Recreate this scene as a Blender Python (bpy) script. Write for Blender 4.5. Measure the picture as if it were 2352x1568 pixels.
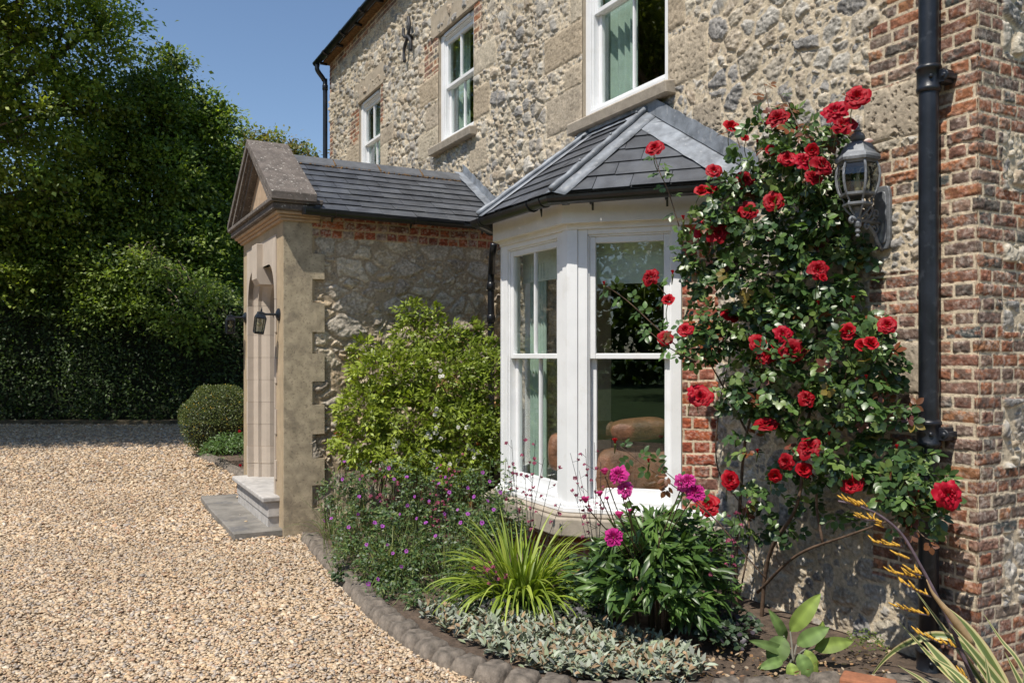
import bpy, math, random
import numpy as np
from mathutils import Vector, Matrix
# ------------------------------------------------------------------ camera, sky, sun, exposure
SC = bpy.context.scene
for _o in list(bpy.data.objects): bpy.data.objects.remove(_o)
COL = SC.collection
VIEW = np.array([0.4756, 0.8796, 0.0]); RIGHT = np.array([0.8796, -0.4756, 0.0])
CAM = np.array([-4.2, 0.0, 1.7]); FD = 1900.0; HZ = 818.0
cam_data = bpy.data.cameras.new('camera'); cam = bpy.data.objects.new('camera', cam_data); COL.objects.link(cam)
cam.location = CAM.tolist()
cam.rotation_euler = (math.pi/2, 0, -math.atan2(VIEW[0], VIEW[1]))
cam_data.sensor_width = 36; cam_data.lens = 36*FD/2352; cam_data.shift_y = (HZ-784)/2352
cam_data.clip_start = 0.05; cam_data.clip_end = 3000
SC.camera = cam
world = bpy.data.worlds.new('World'); SC.world = world; world.use_nodes = True
_n = world.node_tree.nodes; _l = world.node_tree.links; _n.clear()
_s = _n.new('ShaderNodeTexSky'); _s.sky_type = 'NISHITA'; _s.sun_disc = False
SUN_EL = math.radians(60); SUN_AZ = np.array([-0.894, -0.448])
_s.sun_elevation = SUN_EL; _s.sun_rotation = math.atan2(SUN_AZ[0], SUN_AZ[1])
_s.altitude = 0; _s.air_density = 1.0; _s.dust_density = 0.3; _s.ozone_density = 2.6
_b = _n.new('ShaderNodeBackground'); _b.inputs['Strength'].default_value = 0.112
_w = _n.new('ShaderNodeOutputWorld'); _l.new(_s.outputs[0], _b.inputs[0]); _l.new(_b.outputs[0], _w.inputs[0])
sun_data = bpy.data.lights.new('sun', 'SUN'); sun_data.energy = 4.6; sun_data.angle = math.radians(0.53); sun_data.color = (1.0, 0.94, 0.84)
sun = bpy.data.objects.new('sun', sun_data); COL.objects.link(sun)
_sd = Vector((SUN_AZ[0]*math.cos(SUN_EL), SUN_AZ[1]*math.cos(SUN_EL), math.sin(SUN_EL)))
sun.rotation_euler = _sd.to_track_quat('Z', 'Y').to_euler(); sun.location = (-20, -10, 30)
SC.view_settings.view_transform = 'Standard'; SC.view_settings.look = 'None'; SC.view_settings.exposure = 0.28
SC.view_settings.gamma = 1; SC.view_settings.use_curve_mapping = False
# ------------------------------------------------------------------ measuring helpers (photo width 2352)
def ray(px, py): return VIEW*FD + RIGHT*(px-1176) + np.array([0, 0, HZ-py])
def P(px, py, x=None, y=None, z=None, d=None):
    r = ray(px, py)
    if x is not None: t = (x-CAM[0])/r[0]
    elif y is not None: t = (y-CAM[1])/r[1]
    elif z is not None: t = (z-CAM[2])/r[2]
    else: t = d/FD
    return CAM + r*t
def dep(p): return float(np.dot((np.asarray(p)-CAM), VIEW))
def PX(p):
    p = np.asarray(p, float)-CAM; d = p@VIEW
    return 1176+FD*(p@RIGHT)/d, HZ-FD*p[..., 2]/d
rng = np.random.default_rng(7)
random.seed(5)
# ------------------------------------------------------------------ objects
def tag(o, label=None, cat=None, group=None, kind=None):
    if label: o['label'] = label
    if cat: o['category'] = cat
    if group: o['group'] = group
    if kind: o['kind'] = kind
    return o
def empty(name, loc, label=None, cat=None, group=None):
    o = bpy.data.objects.new(name, None); COL.objects.link(o); o.location = [float(v) for v in loc]; o.empty_display_size = .2
    return tag(o, label, cat, group)
def wloc(o):
    v = Vector((0, 0, 0))
    while o: v += o.location; o = o.parent
    return v
def link(o, parent=None):
    COL.objects.link(o)
    if parent is not None:
        o.parent = parent; o.location = -wloc(parent)
    return o
def np_mesh(name, V, F, mat, parent=None, col=None, smooth=False):
    V = np.asarray(V, np.float32); F = np.asarray(F, np.int32); k = F.shape[1]
    me = bpy.data.meshes.new(name)
    me.vertices.add(len(V)); me.vertices.foreach_set('co', V.ravel())
    me.loops.add(F.size); me.loops.foreach_set('vertex_index', F.ravel())
    me.polygons.add(len(F)); me.polygons.foreach_set('loop_start', np.arange(0, F.size, k, dtype=np.int32))
    me.polygons.foreach_set('loop_total', np.full(len(F), k, np.int32))
    if smooth: me.polygons.foreach_set('use_smooth', np.ones(len(F), bool))
    if col is not None:
        a = me.color_attributes.new('Col', 'FLOAT_COLOR', 'POINT')
        c = np.ones((len(V), 4), np.float32); c[:, :3] = col; a.data.foreach_set('color', c.ravel())
    me.update(); me.validate()
    if mat: me.materials.append(mat)
    return link(bpy.data.objects.new(name, me), parent)
class MB:
    def __init__(s): s.v = []; s.f = []
    def add(s, vs, fs):
        b = len(s.v); s.v += [tuple(float(c) for c in q) for q in vs]; s.f += [tuple(b+i for i in f) for f in fs]
    def box(s, c, size, ax=None):
        c = np.asarray(c, float); h = np.asarray(size, float)/2
        A = np.eye(3) if ax is None else np.asarray(ax, float)
        vs = [c+A[0]*h[0]*i+A[1]*h[1]*j+A[2]*h[2]*k for i in (-1, 1) for j in (-1, 1) for k in (-1, 1)]
        s.add(vs, [(0, 1, 3, 2), (4, 6, 7, 5), (0, 4, 5, 1), (2, 3, 7, 6), (0, 2, 6, 4), (1, 5, 7, 3)])
    def bb(s, x0, x1, y0, y1, z0, z1): s.box(((x0+x1)/2, (y0+y1)/2, (z0+z1)/2), (abs(x1-x0), abs(y1-y0), abs(z1-z0)))
    def prism(s, poly, d):      # 3D polygon extruded along vector d
        n = len(poly); d = np.asarray(d, float); p = [np.asarray(q, float) for q in poly]
        s.add(p+[q+d for q in p], [tuple(range(n))[::-1], tuple(range(n, 2*n))]+[(i, (i+1) % n, n+(i+1) % n, n+i) for i in range(n)])
    def tube(s, pts, rad, n=6, cap=True):
        pts = [np.asarray(p, float) for p in pts]; m = len(pts)
        if np.isscalar(rad): rad = [rad]*m
        up = np.array([.3, .2, .93]); rings = []
        for i in range(m):
            t = pts[min(i+1, m-1)]-pts[max(i-1, 0)]; t = t/(np.linalg.norm(t)+1e-9)
            a = np.cross(t, up)
            if np.linalg.norm(a) < .15: a = np.cross(t, np.array([1., 0, 0]))
            a /= np.linalg.norm(a); b = np.cross(t, a); 
            rings.append([pts[i]+rad[i]*(math.cos(2*math.pi*k/n)*a+math.sin(2*math.pi*k/n)*b) for k in range(n)])
        fs = [(i*n+k, i*n+(k+1) % n, (i+1)*n+(k+1) % n, (i+1)*n+k) for i in range(m-1) for k in range(n)]
        if cap: fs += [tuple(range(n))[::-1], tuple((m-1)*n+k for k in range(n))]
        s.add([p for r in rings for p in r], fs)
    def sweep(s, pts, prof, side, up=(0, 0, 1)):   # closed profile [(a,b)] along pts; side = list of mitred side vectors
        n = len(prof); up = np.asarray(up, float); m = len(pts)
        vs = [np.asarray(p, float)+np.asarray(sd, float)*a+up*b for p, sd in zip(pts, side) for a, b in prof]
        fs = [(i*n+k, i*n+(k+1) % n, (i+1)*n+(k+1) % n, (i+1)*n+k) for i in range(m-1) for k in range(n)]
        fs += [tuple(range(n))[::-1], tuple((m-1)*n+k for k in range(n))]
        s.add(vs, fs)
    def lathe(s, c, prof, n=16, ax=None, off=0.0):
        c = np.asarray(c, float); A = np.eye(3) if ax is None else np.asarray(ax, float); m = len(prof)
        vs = [c+A[0]*r*math.cos(2*math.pi*k/n+off)+A[1]*r*math.sin(2*math.pi*k/n+off)+A[2]*h for r, h in prof for k in range(n)]
        fs = [(i*n+k, i*n+(k+1) % n, (i+1)*n+(k+1) % n, (i+1)*n+k) for i in range(m-1) for k in range(n)]
        fs += [tuple(range(n))[::-1], tuple((m-1)*n+k for k in range(n))]
        s.add(vs, fs)
    def sphere(s, c, r, n=10, m=6, sc=(1, 1, 1)):
        pr = [(max(1e-4, r*math.sin(math.pi*i/m)), -r*math.cos(math.pi*i/m)) for i in range(m+1)]
        b = len(s.v); s.lathe((0, 0, 0), pr, n)
        for i in range(b, len(s.v)):
            v = s.v[i]; s.v[i] = (c[0]+v[0]*sc[0], c[1]+v[1]*sc[1], c[2]+v[2]*sc[2])
    def build(s, name, mat, parent=None, smooth=False, bevel=0, seg=1):
        me = bpy.data.meshes.new(name); me.from_pydata(s.v, [], s.f); me.update()
        if smooth:
            for p in me.polygons: p.use_smooth = True
        if mat: me.materials.append(mat)
        o = link(bpy.data.objects.new(name, me), parent)
        if bevel:
            b = o.modifiers.new('bevel', 'BEVEL'); b.width = bevel; b.segments = seg; b.limit_method = 'ANGLE'; b.angle_limit = math.radians(40)
        if smooth == 'auto':
            pass
        return o
def bez(pts, n=6):      # Catmull-Rom through the points
    p = [np.asarray(q, float) for q in pts]; p = [2*p[0]-p[1]]+p+[2*p[-1]-p[-2]]; out = []
    for i in range(1, len(p)-2):
        for k in range(n):
            t = k/n
            out.append(.5*((2*p[i])+(-p[i-1]+p[i+1])*t+(2*p[i-1]-5*p[i]+4*p[i+1]-p[i+2])*t*t+(-p[i-1]+3*p[i]-3*p[i+1]+p[i+2])*t**3))
    out.append(p[-2]); return out
# ------------------------------------------------------------------ materials
def _new(name):
    m = bpy.data.materials.new(name); m.use_nodes = True; nt = m.node_tree; nt.nodes.clear(); return m, nt.nodes, nt.links
def _noise(N, L, co, scale, detail=4, rough=.6):
    t = N.new('ShaderNodeTexNoise'); t.inputs['Scale'].default_value = scale; t.inputs['Detail'].default_value = detail; t.inputs['Roughness'].default_value = rough
    L.new(co, t.inputs['Vector']); return t.outputs['Fac']
def _ramp(N, L, fac, stops):
    r = N.new('ShaderNodeValToRGB'); L.new(fac, r.inputs[0]); e = r.color_ramp.elements
    while len(e) < len(stops): e.new(.5)
    for k, (p, c) in enumerate(stops): e[k].position = p; e[k].color = (*(c if hasattr(c, '__len__') else (c,)*3), 1)
    return r.outputs[0]
def _mul(N, L, a, b, fac=1.0, mode='MULTIPLY'):
    x = N.new('ShaderNodeMix'); x.data_type = 'RGBA'; x.blend_type = mode; x.inputs[0].default_value = fac
    L.new(a, x.inputs[6])
    if hasattr(b, 'links'): L.new(b, x.inputs[7])
    else: x.inputs[7].default_value = (*b, 1)
    return x.outputs[2]
def pmat(name, base=(.5, .5, .5), rough=.8, vary=.15, scale=6, bump=.15, bscale=60, metal=0, attr=False, island=0, spots=None, spec=.5, dist=.004, coat=0, sheen=0):
    m, N, L = _new(name)
    out = N.new('ShaderNodeOutputMaterial'); pb = N.new('ShaderNodeBsdfPrincipled'); L.new(pb.outputs[0], out.inputs[0])
    tc = N.new('ShaderNodeTexCoord').outputs['Object']
    v = _noise(N, L, tc, scale, 6)
    lo = max(0, 1-vary*1.6); hi = 1+vary*1.6
    if attr:
        a = N.new('ShaderNodeAttribute'); a.attribute_name = 'Col'; c = a.outputs['Color']
    else:
        a = N.new('ShaderNodeRGB'); a.outputs[0].default_value = (*base, 1); c = a.outputs[0]
    c = _mul(N, L, c, _ramp(N, L, v, [(.28, lo), (.72, hi)]))
    if island:
        g = N.new('ShaderNodeNewGeometry')
        c = _mul(N, L, c, _ramp(N, L, g.outputs['Random Per Island'], [(0, 1-island), (1, 1+island)]))
    if spots:
        for (sc, th, colr, amt) in spots:
            s_ = _noise(N, L, tc, sc, 5, .65); r = _ramp(N, L, s_, [(th, 0), (min(1, th+.07), amt)])
            x = N.new('ShaderNodeMix'); x.data_type = 'RGBA'; L.new(r, x.inputs[0]); L.new(c, x.inputs[6]); x.inputs[7].default_value = (*colr, 1); c = x.outputs[2]
    L.new(c, pb.inputs['Base Color'])
    pb.inputs['Roughness'].default_value = rough; pb.inputs['Metallic'].default_value = metal
    pb.inputs['Specular IOR Level'].default_value = spec
    if coat: pb.inputs['Coat Weight'].default_value = coat; pb.inputs['Coat Roughness'].default_value = .15
    if sheen: pb.inputs['Sheen Weight'].default_value = sheen
    if bump:
        b = N.new('ShaderNodeBump'); b.inputs['Strength'].default_value = bump; b.inputs['Distance'].default_value = dist
        L.new(_noise(N, L, tc, bscale, 8, .7), b.inputs['Height']); L.new(b.outputs[0], pb.inputs['Normal'])
    return m
def leafmat(name, rough=.45, trans=.25, tint=(1.2, 1.3, .5), spec=.5, vary=.2):
    m, N, L = _new(name)
    out = N.new('ShaderNodeOutputMaterial'); pb = N.new('ShaderNodeBsdfPrincipled')
    a = N.new('ShaderNodeAttribute'); a.attribute_name = 'Col'
    g = N.new('ShaderNodeNewGeometry')
    c = _mul(N, L, a.outputs['Color'], _ramp(N, L, g.outputs['Random Per Island'], [(0, 1-vary), (1, 1+vary)]))
    L.new(c, pb.inputs['Base Color']); pb.inputs['Roughness'].default_value = rough; pb.inputs['Specular IOR Level'].default_value = spec
    tr = N.new('ShaderNodeBsdfTranslucent'); L.new(_mul(N, L, c, tint), tr.inputs[0])
    mx = N.new('ShaderNodeMixShader'); mx.inputs[0].default_value = trans
    L.new(pb.outputs[0], mx.inputs[1]); L.new(tr.outputs[0], mx.inputs[2]); L.new(mx.outputs[0], out.inputs[0])
    return m
def glassmat(name, tint=(.96, .975, .965), refl=1.25, f0=1.5):
    m, N, L = _new(name); out = N.new('ShaderNodeOutputMaterial')
    t = N.new('ShaderNodeBsdfTransparent'); t.inputs[0].default_value = (*tint, 1)
    g = N.new('ShaderNodeBsdfGlossy'); g.inputs['Roughness'].default_value = 0.0; g.inputs['Color'].default_value = (.95, .97, 1, 1)
    f = N.new('ShaderNodeLayerWeight'); f.inputs[0].default_value = .5
    p5 = N.new('ShaderNodeMath'); p5.operation = 'POWER'; L.new(f.outputs['Facing'], p5.inputs[0]); p5.inputs[1].default_value = 5.0
    k = N.new('ShaderNodeMath'); k.operation = 'MULTIPLY_ADD'; k.use_clamp = True; L.new(p5.outputs[0], k.inputs[0]); k.inputs[1].default_value = .9*refl; k.inputs[2].default_value = .045*refl
    tc = N.new('ShaderNodeTexCoord').outputs['Object']; b = N.new('ShaderNodeBump'); b.inputs['Strength'].default_value = .02; b.inputs['Distance'].default_value = .01
    L.new(_noise(N, L, tc, 2.5, 1), b.inputs['Height']); L.new(b.outputs[0], g.inputs['Normal'])
    mx = N.new('ShaderNodeMixShader'); L.new(k.outputs[0], mx.inputs[0]); L.new(t.outputs[0], mx.inputs[1]); L.new(g.outputs[0], mx.inputs[2]); L.new(mx.outputs[0], out.inputs[0])
    return m
M = {}
M['wall'] = pmat('masonry', attr=True, rough=.92, vary=.22, scale=42, bump=.9, bscale=95, dist=.005, spec=.25, spots=[(75, .63, (.11, .095, .085), .3)])
M['white'] = pmat('white_paint', (.78, .785, .79), .42, .04, 4, .05, 30, spots=[(6, .58, (.62, .60, .55), .22)])
M['cream'] = pmat('shaded_white_paint', (.74, .72, .68), .5, .06, 5, .05, 40)  # white boards toned cream, shade under the eaves put into the colour
M['black'] = pmat('black_iron', (.010, .012, .017), .38, .5, 7, .2, 50, spots=[(13, .58, (.04, .045, .055), .6)])
M['blackpl'] = pmat('black_gutter', (.012, .013, .016), .28, .3, 8, .04, 40)
M['slate'] = pmat('slate', (.066, .071, .082), .5, .25, 6, .35, 45, island=.22, spots=[(45, .67, (.30, .30, .28), .4), (4, .55, (.10, .105, .11), .35)])
M['lead'] = pmat('lead', (.20, .218, .245), .5, .35, 7, .5, 18, spots=[(22, .58, (.40, .41, .43), .5), (9, .64, (.14, .16, .2), .4)], dist=.006)
M['coping'] = pmat('coping_stone', (.125, .105, .092), .95, .25, 10, .8, 90, spots=[(70, .56, (.05, .043, .04), .6), (38, .60, (.55, .52, .47), .9)])
M['mould'] = pmat('cornice_stone', (.42, .30, .2), .9, .14, 12, .4, 80, spots=[(14, .62, (.25, .19, .14), .5)])
M['render'] = pmat('sand_render', (.41, .34, .235), .95, .22, 9, .9, 110, spots=[(50, .56, (.13, .10, .07), .5), (3.5, .55, (.17, .14, .105), .45)])
M['renderf'] = pmat('smooth_render', (.40, .31, .20), .92, .1, 7, .3, 110, spots=[(30, .68, (.2, .16, .11), .4)])
M['ashlar'] = pmat('ashlar', (.47, .40, .33), .85, .06, 6, .15, 120, island=.05)
M['ridge'] = pmat('ridge_tile', (.10, .105, .115), .65, .2, 8, .3, 60, spots=[(30, .7, (.3, .3, .29), .3)])
M['moss'] = pmat('moss_mortar', (.16, .09, .035), .95, .5, 25, .9, 70, dist=.01)
M['yorkstep'] = pmat('step_stone', (.42, .40, .38), .85, .16, 10, .3, 60, spots=[(12, .6, (.2, .19, .17), .5)])
M['slab'] = pmat('slate_slab', (.20, .185, .165), .8, .25, 5, .35, 45, spots=[(4, .55, (.10, .10, .11), .6)])
M['sillstone'] = pmat('sill_stone', (.36, .31, .25), .95, .14, 12, .6, 90, spots=[(50, .62, (.15, .13, .1), .5)])
M['lintel'] = pmat('lintel_stone', (.37, .31, .235), .92, .14, 10, .5, 70, spots=[(20, .64, (.2, .17, .14), .5)])
M['kerb'] = pmat('edging_stone', (.165, .138, .112), .95, .4, 16, 1.0, 50, island=.25, spots=[(70, .68, (.3, .28, .25), .5)], dist=.01)
M['soil'] = pmat('soil', (.13, .092, .066), 1, .35, 12, 1.0, 50, dist=.03)
M['gravelbase'] = pmat('gravel_ground', (.34, .25, .165), 1, .3, 40, 1.0, 70, dist=.02, spots=[(60, .55, (.16, .12, .085), .7)])
M['gravel'] = pmat('gravel_stone', attr=True, rough=.75, vary=.1, scale=60, bump=.2, bscale=200)
M['grass'] = pmat('lawn', (.06, .11, .025), 1, .3, 2, .6, 60)
M['glass'] = glassmat('window_glass')
M['lampglass'] = glassmat('lamp_glass', (.55, .58, .55), 1.6)
M['leather'] = pmat('tan_leather', (.16, .072, .034), .5, .4, 7, .9, 14, dist=.02)
M['dark'] = pmat('near_black', (.05, .05, .045), .9, .1, 3, 0)
M['curtain'] = pmat('green_curtain', (.33, .44, .38), .9, .08, 8, .1, 80)
M['blind'] = pmat('roller_blind', (.55, .62, .55), .9, .05, 20, .05, 90)
M['greymetal'] = pmat('weathered_grey_metal', (.17, .18, .195), .55, .3, 14, .3, 60, metal=.15, spots=[(24, .62, (.42, .42, .42), .55)])
M['bulb'] = pmat('bulb', (.7, .6, .4), .2, 0, 1, 0)
M['bark'] = pmat('bark', (.17, .13, .09), .95, .3, 12, .9, 30, dist=.02)
M['stem'] = pmat('green_stem', (.10, .13, .03), .6, .3, 14, .2, 60)
M['cane'] = pmat('rose_cane', (.11, .07, .045), .8, .4, 20, .5, 60)
M['rleaf'] = leafmat('rose_leaf', .37, .16, (1.2, 1.4, .4), .6)
M['leaf'] = leafmat('garden_leaf', .45, .28)
M['tleaf'] = leafmat('tree_leaf', .5, .45, (1.25, 1.3, .5))
M['fuzzy'] = leafmat('felted_leaf', .9, .12, (1, 1, .8), .1)
M['petalred'] = leafmat('red_petal', .55, .22, (1.4, .5, .5), .25, .12)
M['petal'] = leafmat('petal', .6, .3, (1.1, .9, 1.0), .2, .12)
M['rust'] = pmat('iron_tie', (.03, .03, .035), .6, .3, 20, .3, 60)
# ------------------------------------------------------------------ noise fields for masonry
_T = rng.random((12, 256, 256))
def vn(x, y, k=0):
    xi = np.floor(x).astype(int); yi = np.floor(y).astype(int); fx = x-xi; fy = y-yi
    fx = fx*fx*(3-2*fx); fy = fy*fy*(3-2*fy); T = _T[k % 12]
    a = T[xi & 255, yi & 255]; b = T[(xi+1) & 255, yi & 255]; c = T[xi & 255, (yi+1) & 255]; d = T[(xi+1) & 255, (yi+1) & 255]
    return (a*(1-fx)+b*fx)*(1-fy)+(c*(1-fx)+d*fx)*fy
def fbm(x, y, k=0, o=4):
    s = 0; a = .5; t = 0
    for i in range(o): s = s+a*vn(x*2**i+i*17.3, y*2**i+i*9.1, k+i); t += a; a *= .55
    return s/t
def sst(a, b, x): x = np.clip((x-a)/(b-a), 0, 1); return x*x*(3-2*x)
def voro(X, Y, k, jit=.95, wt=.35):
    xi = np.floor(X).astype(int); yi = np.floor(Y).astype(int)
    f1 = np.full(X.shape, 9.); f2 = f1.copy(); cid = np.zeros(X.shape, int); bx = np.zeros(X.shape); by = bx.copy()
    for di in (-2, -1, 0, 1, 2):
        for dj in (-2, -1, 0, 1, 2):
            a = (xi+di) & 255; b = (yi+dj) & 255
            cx = xi+di+.5+jit*(_T[k % 12][a, b]-.5); cy = yi+dj+.5+jit*(_T[(k+1) % 12][a, b]-.5)
            dx = X-cx; dy = Y-cy; d = np.sqrt(dx*dx+dy*dy)-wt*(_T[(k+2) % 12][a, b]-.5)
            n = d < f1
            f2 = np.where(n, f1, np.minimum(f2, d)); f1 = np.where(n, d, f1); cid = np.where(n, a*256+b, cid); bx = np.where(n, dx, bx); by = np.where(n, dy, by)
    return f1, f2, cid, bx, by
_H = rng.random((6, 65536))
def pick(pal, r):
    pal = np.asarray(pal); return pal[np.minimum((r*len(pal)).astype(int), len(pal)-1)]
FL_PAL = [(.42, .37, .30), (.47, .41, .32), (.36, .335, .30), (.49, .435, .345), (.29, .275, .26), (.41, .33, .245), (.44, .41, .36), (.25, .24, .23), (.48, .45, .40), (.43, .36, .275), (.50, .45, .375), (.33, .30, .265)]
MORT = np.array([.55, .46, .335])
def flint(U, V, s=.115, k=0, el=1.2, mw=.10, pal=FL_PAL, hs=.19, mort=MORT, small=.55):
    U2 = U+.45*s*(fbm(U/s*.8, V/s*.8, k, 3)-.5); V2 = V+.45*s*(fbm(U/s*.8+50, V/s*.8+50, k+3, 3)-.5)
    f1, f2, cid, bx, by = voro(U2/(s*el), V2/s, k); e = (f2-f1)*.5
    g1, g2, cid2, cx, cy = voro(U2/(s*.52), V2/(s*.48), k+4); e2 = (g2-g1)*.5*.5
    sm = _H[0][cid] > small
    e = np.where(sm, np.minimum(e, e2), e); cid = np.where(sm, cid2, cid); bx = np.where(sm, cx, bx); by = np.where(sm, cy, by)
    rag = fbm(U/(s*.16), V/(s*.16), k+1, 4)-.5
    e = e+.13*rag
    mwv = mw*(.5+1.0*_H[1][cid])*np.where(sm, .55, 1)
    m = sst(mwv, mwv+.03, e)
    dome = np.clip((e-mwv)/.15, 0, 1); dome = 1-(1-dome)**2
    r = _H[2][cid]; tx = _H[3][cid]-.5; ty = _H[4][cid]-.5
    facet = np.abs(((bx*tx+by*ty)*3) % .5-.25)
    rough = fbm(U/(s*.22), V/(s*.22), k+5, 5)-.5
    H = m*s*(hs*(.35+.9*r)*dome+.22*(bx*tx+by*ty)*dome+.20*rough+.10*facet) + (1-m)*(.007*(fbm(U/.05, V/.05, k+2, 4)-.5)+.004)
    c = pick(pal, _H[5][cid]); 
    mot = fbm(U/(s*.33)+r*40, V/(s*.33), k+7, 5); mot2 = fbm(U/(s*.1), V/(s*.1), k+8, 4)
    c = c*(.50+.95*mot[..., None])*(1.0+.9*(mot2[..., None]-.5))
    dk = sst(.6, .72, mot)[..., None]*(r > .5)[..., None]; c = c*(1-.45*dk)
    pale = sst(.58, .68, mot2)[..., None]*.5; c = c*(1-pale)+np.array([.5, .46, .4])*pale
    mc = mort*(.86+.3*fbm(U/.07, V/.07, k+6, 4)[..., None])
    C = c*m[..., None]+mc*(1-m[..., None])
    return H, C
BR_PAL0 = [(.42, .13, .06), (.36, .11, .06), (.34, .095, .045), (.28, .075, .045), (.22, .075, .055), (.15, .075, .065), (.11, .075, .07), (.25, .10, .075), (.19, .095, .08), (.38, .135, .06), (.30, .15, .11), (.085, .08, .085), (.24, .15, .12), (.17, .085, .07)]
BR_PAL = [(c[0]*.81+.028, c[1]*.95+.030, c[2]*.95+.020) for c in BR_PAL0]
BR_RED = [(.36, .09, .04), (.30, .075, .04), (.40, .12, .05), (.27, .08, .05), (.21, .10, .075), (.33, .12, .08)]
def brick(U, V, k=0, ch=.0745, L=.225, pal=BR_PAL, joint=.006, bloom=.35, header=False, mort=MORT*1.04):
    V2 = V+.010*(vn(U/.35, V/.2, k)-.5)+.004*(vn(U/.05, V/.05, k+1)-.5); U2 = U+.006*(vn(U/.04, V/.04, k+2)-.5)
    row = np.floor(V2/ch).astype(int); fv = V2-row*ch
    if header:
        p = U2+(row % 2)*L/4; j = np.floor(p/(L/2)).astype(int); fu = p-j*L/2; w = np.full(U.shape, L/2)
    else:
        p = U2+(row % 2)*L*.75+_H[0][row & 65535]*.05; per = L*1.5; q = np.floor(p/per).astype(int); r_ = p-q*per
        st = r_ < L; j = q*2+np.where(st, 0, 1); fu = np.where(st, r_, r_-L); w = np.where(st, L, L/2)
    e = np.minimum(np.minimum(fu, w-fu), np.minimum(fv, ch-fv))
    e = e+.008*(fbm(U/.02, V/.02, k+3, 4)-.5)
    cid = ((row*131+j*17) & 65535); r = _H[1][cid]
    m = sst(joint, joint+.003, e)
    dome = np.clip((e-joint)/.012, 0, 1); dome = 1-(1-dome)**2
    rough = fbm(U/.03, V/.02, k+4, 5)-.5
    H = m*(.008*dome+.006*(r-.5)+.014*rough*(.4+r))+(1-m)*(.004+.004*(fbm(U/.03, V/.03, k+5, 3)-.5))
    c = pick(pal, _H[2][cid]); mot = fbm(U/.05+r*30, V/.03, k+6, 5); mot2 = fbm(U/.014, V/.014, k+7, 4)
    alt = pick(pal, _H[4][cid]); ap = sst(.46, .6, fbm(U/.03+r*9, V/.025, k+9, 4))[..., None]*.7; c = c*(1-ap)+alt*ap
    c = c*(.42+1.1*mot[..., None])*(1+1.0*(mot2[..., None]-.5))
    b = (sst(.47, .6, mot2)*sst(.36, .55, mot))[..., None]*bloom*(.5+1.4*_H[3][cid][..., None]); c = c*(1-b)+np.array([.43, .37, .32])*b
    mc = mort*(.86+.3*fbm(U/.04, V/.04, k+8, 4)[..., None])
    return H, c*m[..., None]+mc*(1-m[..., None])
BL_COL = [(.43, .36, .27), (.39, .33, .255), (.45, .39, .30), (.38, .31, .225)]
def block(U, V, rects, k=0):
    """big dressed blocks: distance to the rectangle edges"""
    H = np.zeros(U.shape); C = np.zeros(U.shape+(3,)); mask = np.zeros(U.shape, bool)
    for n, (u0, u1, v0, v1) in enumerate(rects):
        w = .012*(fbm(U/.06, V/.06, k+n, 4)-.5)
        e = np.minimum(np.minimum(U-u0, u1-U), np.minimum(V-v0, v1-V))+w
        ins = e > -.004
        m = sst(.002, .007, e); pit = fbm(U/.022, V/.022, k+1+n, 5); big = fbm(U/.12, V/.12, k+2+n, 4)
        h = m*(.012*np.clip(e/.03, 0, 1)**.5+.014*(big-.5)-.009*sst(.60, .7, pit)*(.3+_H[0][n+7]))
        c = np.array(BL_COL[n % 4])*(.8+.4*big[..., None])*(1-.22*sst(.58, .68, pit)[..., None])*(.9+.2*fbm(U/.01, V/.01, k, 3)[..., None])
        c = c*m[..., None]+MORT*(1-m[..., None])
        H = np.where(ins, h+.004, H); C = np.where(ins[..., None], c, C); mask |= ins
    return H, C, mask
def sheet(origin, ud, vd, n, us, vs, fn, holes=()):
    """height-field wall sheet; returns verts, quads, colours"""
    for (a, b, c, d) in holes:
        us = np.append(us, [a, b]); vs = np.append(vs, [c, d])
    us = np.unique(np.round(us, 5)); vs = np.unique(np.round(vs, 5))
    U, V = np.meshgrid(us, vs, indexing='ij'); H, C = fn(U, V)
    for (a, b, c, d) in holes:      # soften towards opening edges
        e = np.maximum(np.maximum(a-U, U-b), np.maximum(c-V, V-d)); H = H*np.clip(.25+e/.03, 0, 1)
    Pn = np.asarray(origin)+U[..., None]*np.asarray(ud)+V[..., None]*np.asarray(vd)+H[..., None]*np.asarray(n)
    idx = np.arange(U.size).reshape(U.shape)
    F = np.stack([idx[:-1, :-1], idx[1:, :-1], idx[1:, 1:], idx[:-1, 1:]], -1)
    uc = (us[:-1]+us[1:])/2; vc = (vs[:-1]+vs[1:])/2; keep = np.ones(F.shape[:2], bool)
    for (a, b, c, d) in holes:
        keep &= ~(((uc > a) & (uc < b))[:, None] & ((vc > c) & (vc < d))[None, :])
    return Pn.reshape(-1, 3), F[keep], C.reshape(-1, 3)
def join(parts):
    Vs, Fs, Cs = [], [], []; b = 0
    for v, f, c in parts: Vs.append(v); Fs.append(f+b); Cs.append(c); b += len(v)
    return np.concatenate(Vs), np.concatenate(Fs), np.concatenate(Cs)
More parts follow.
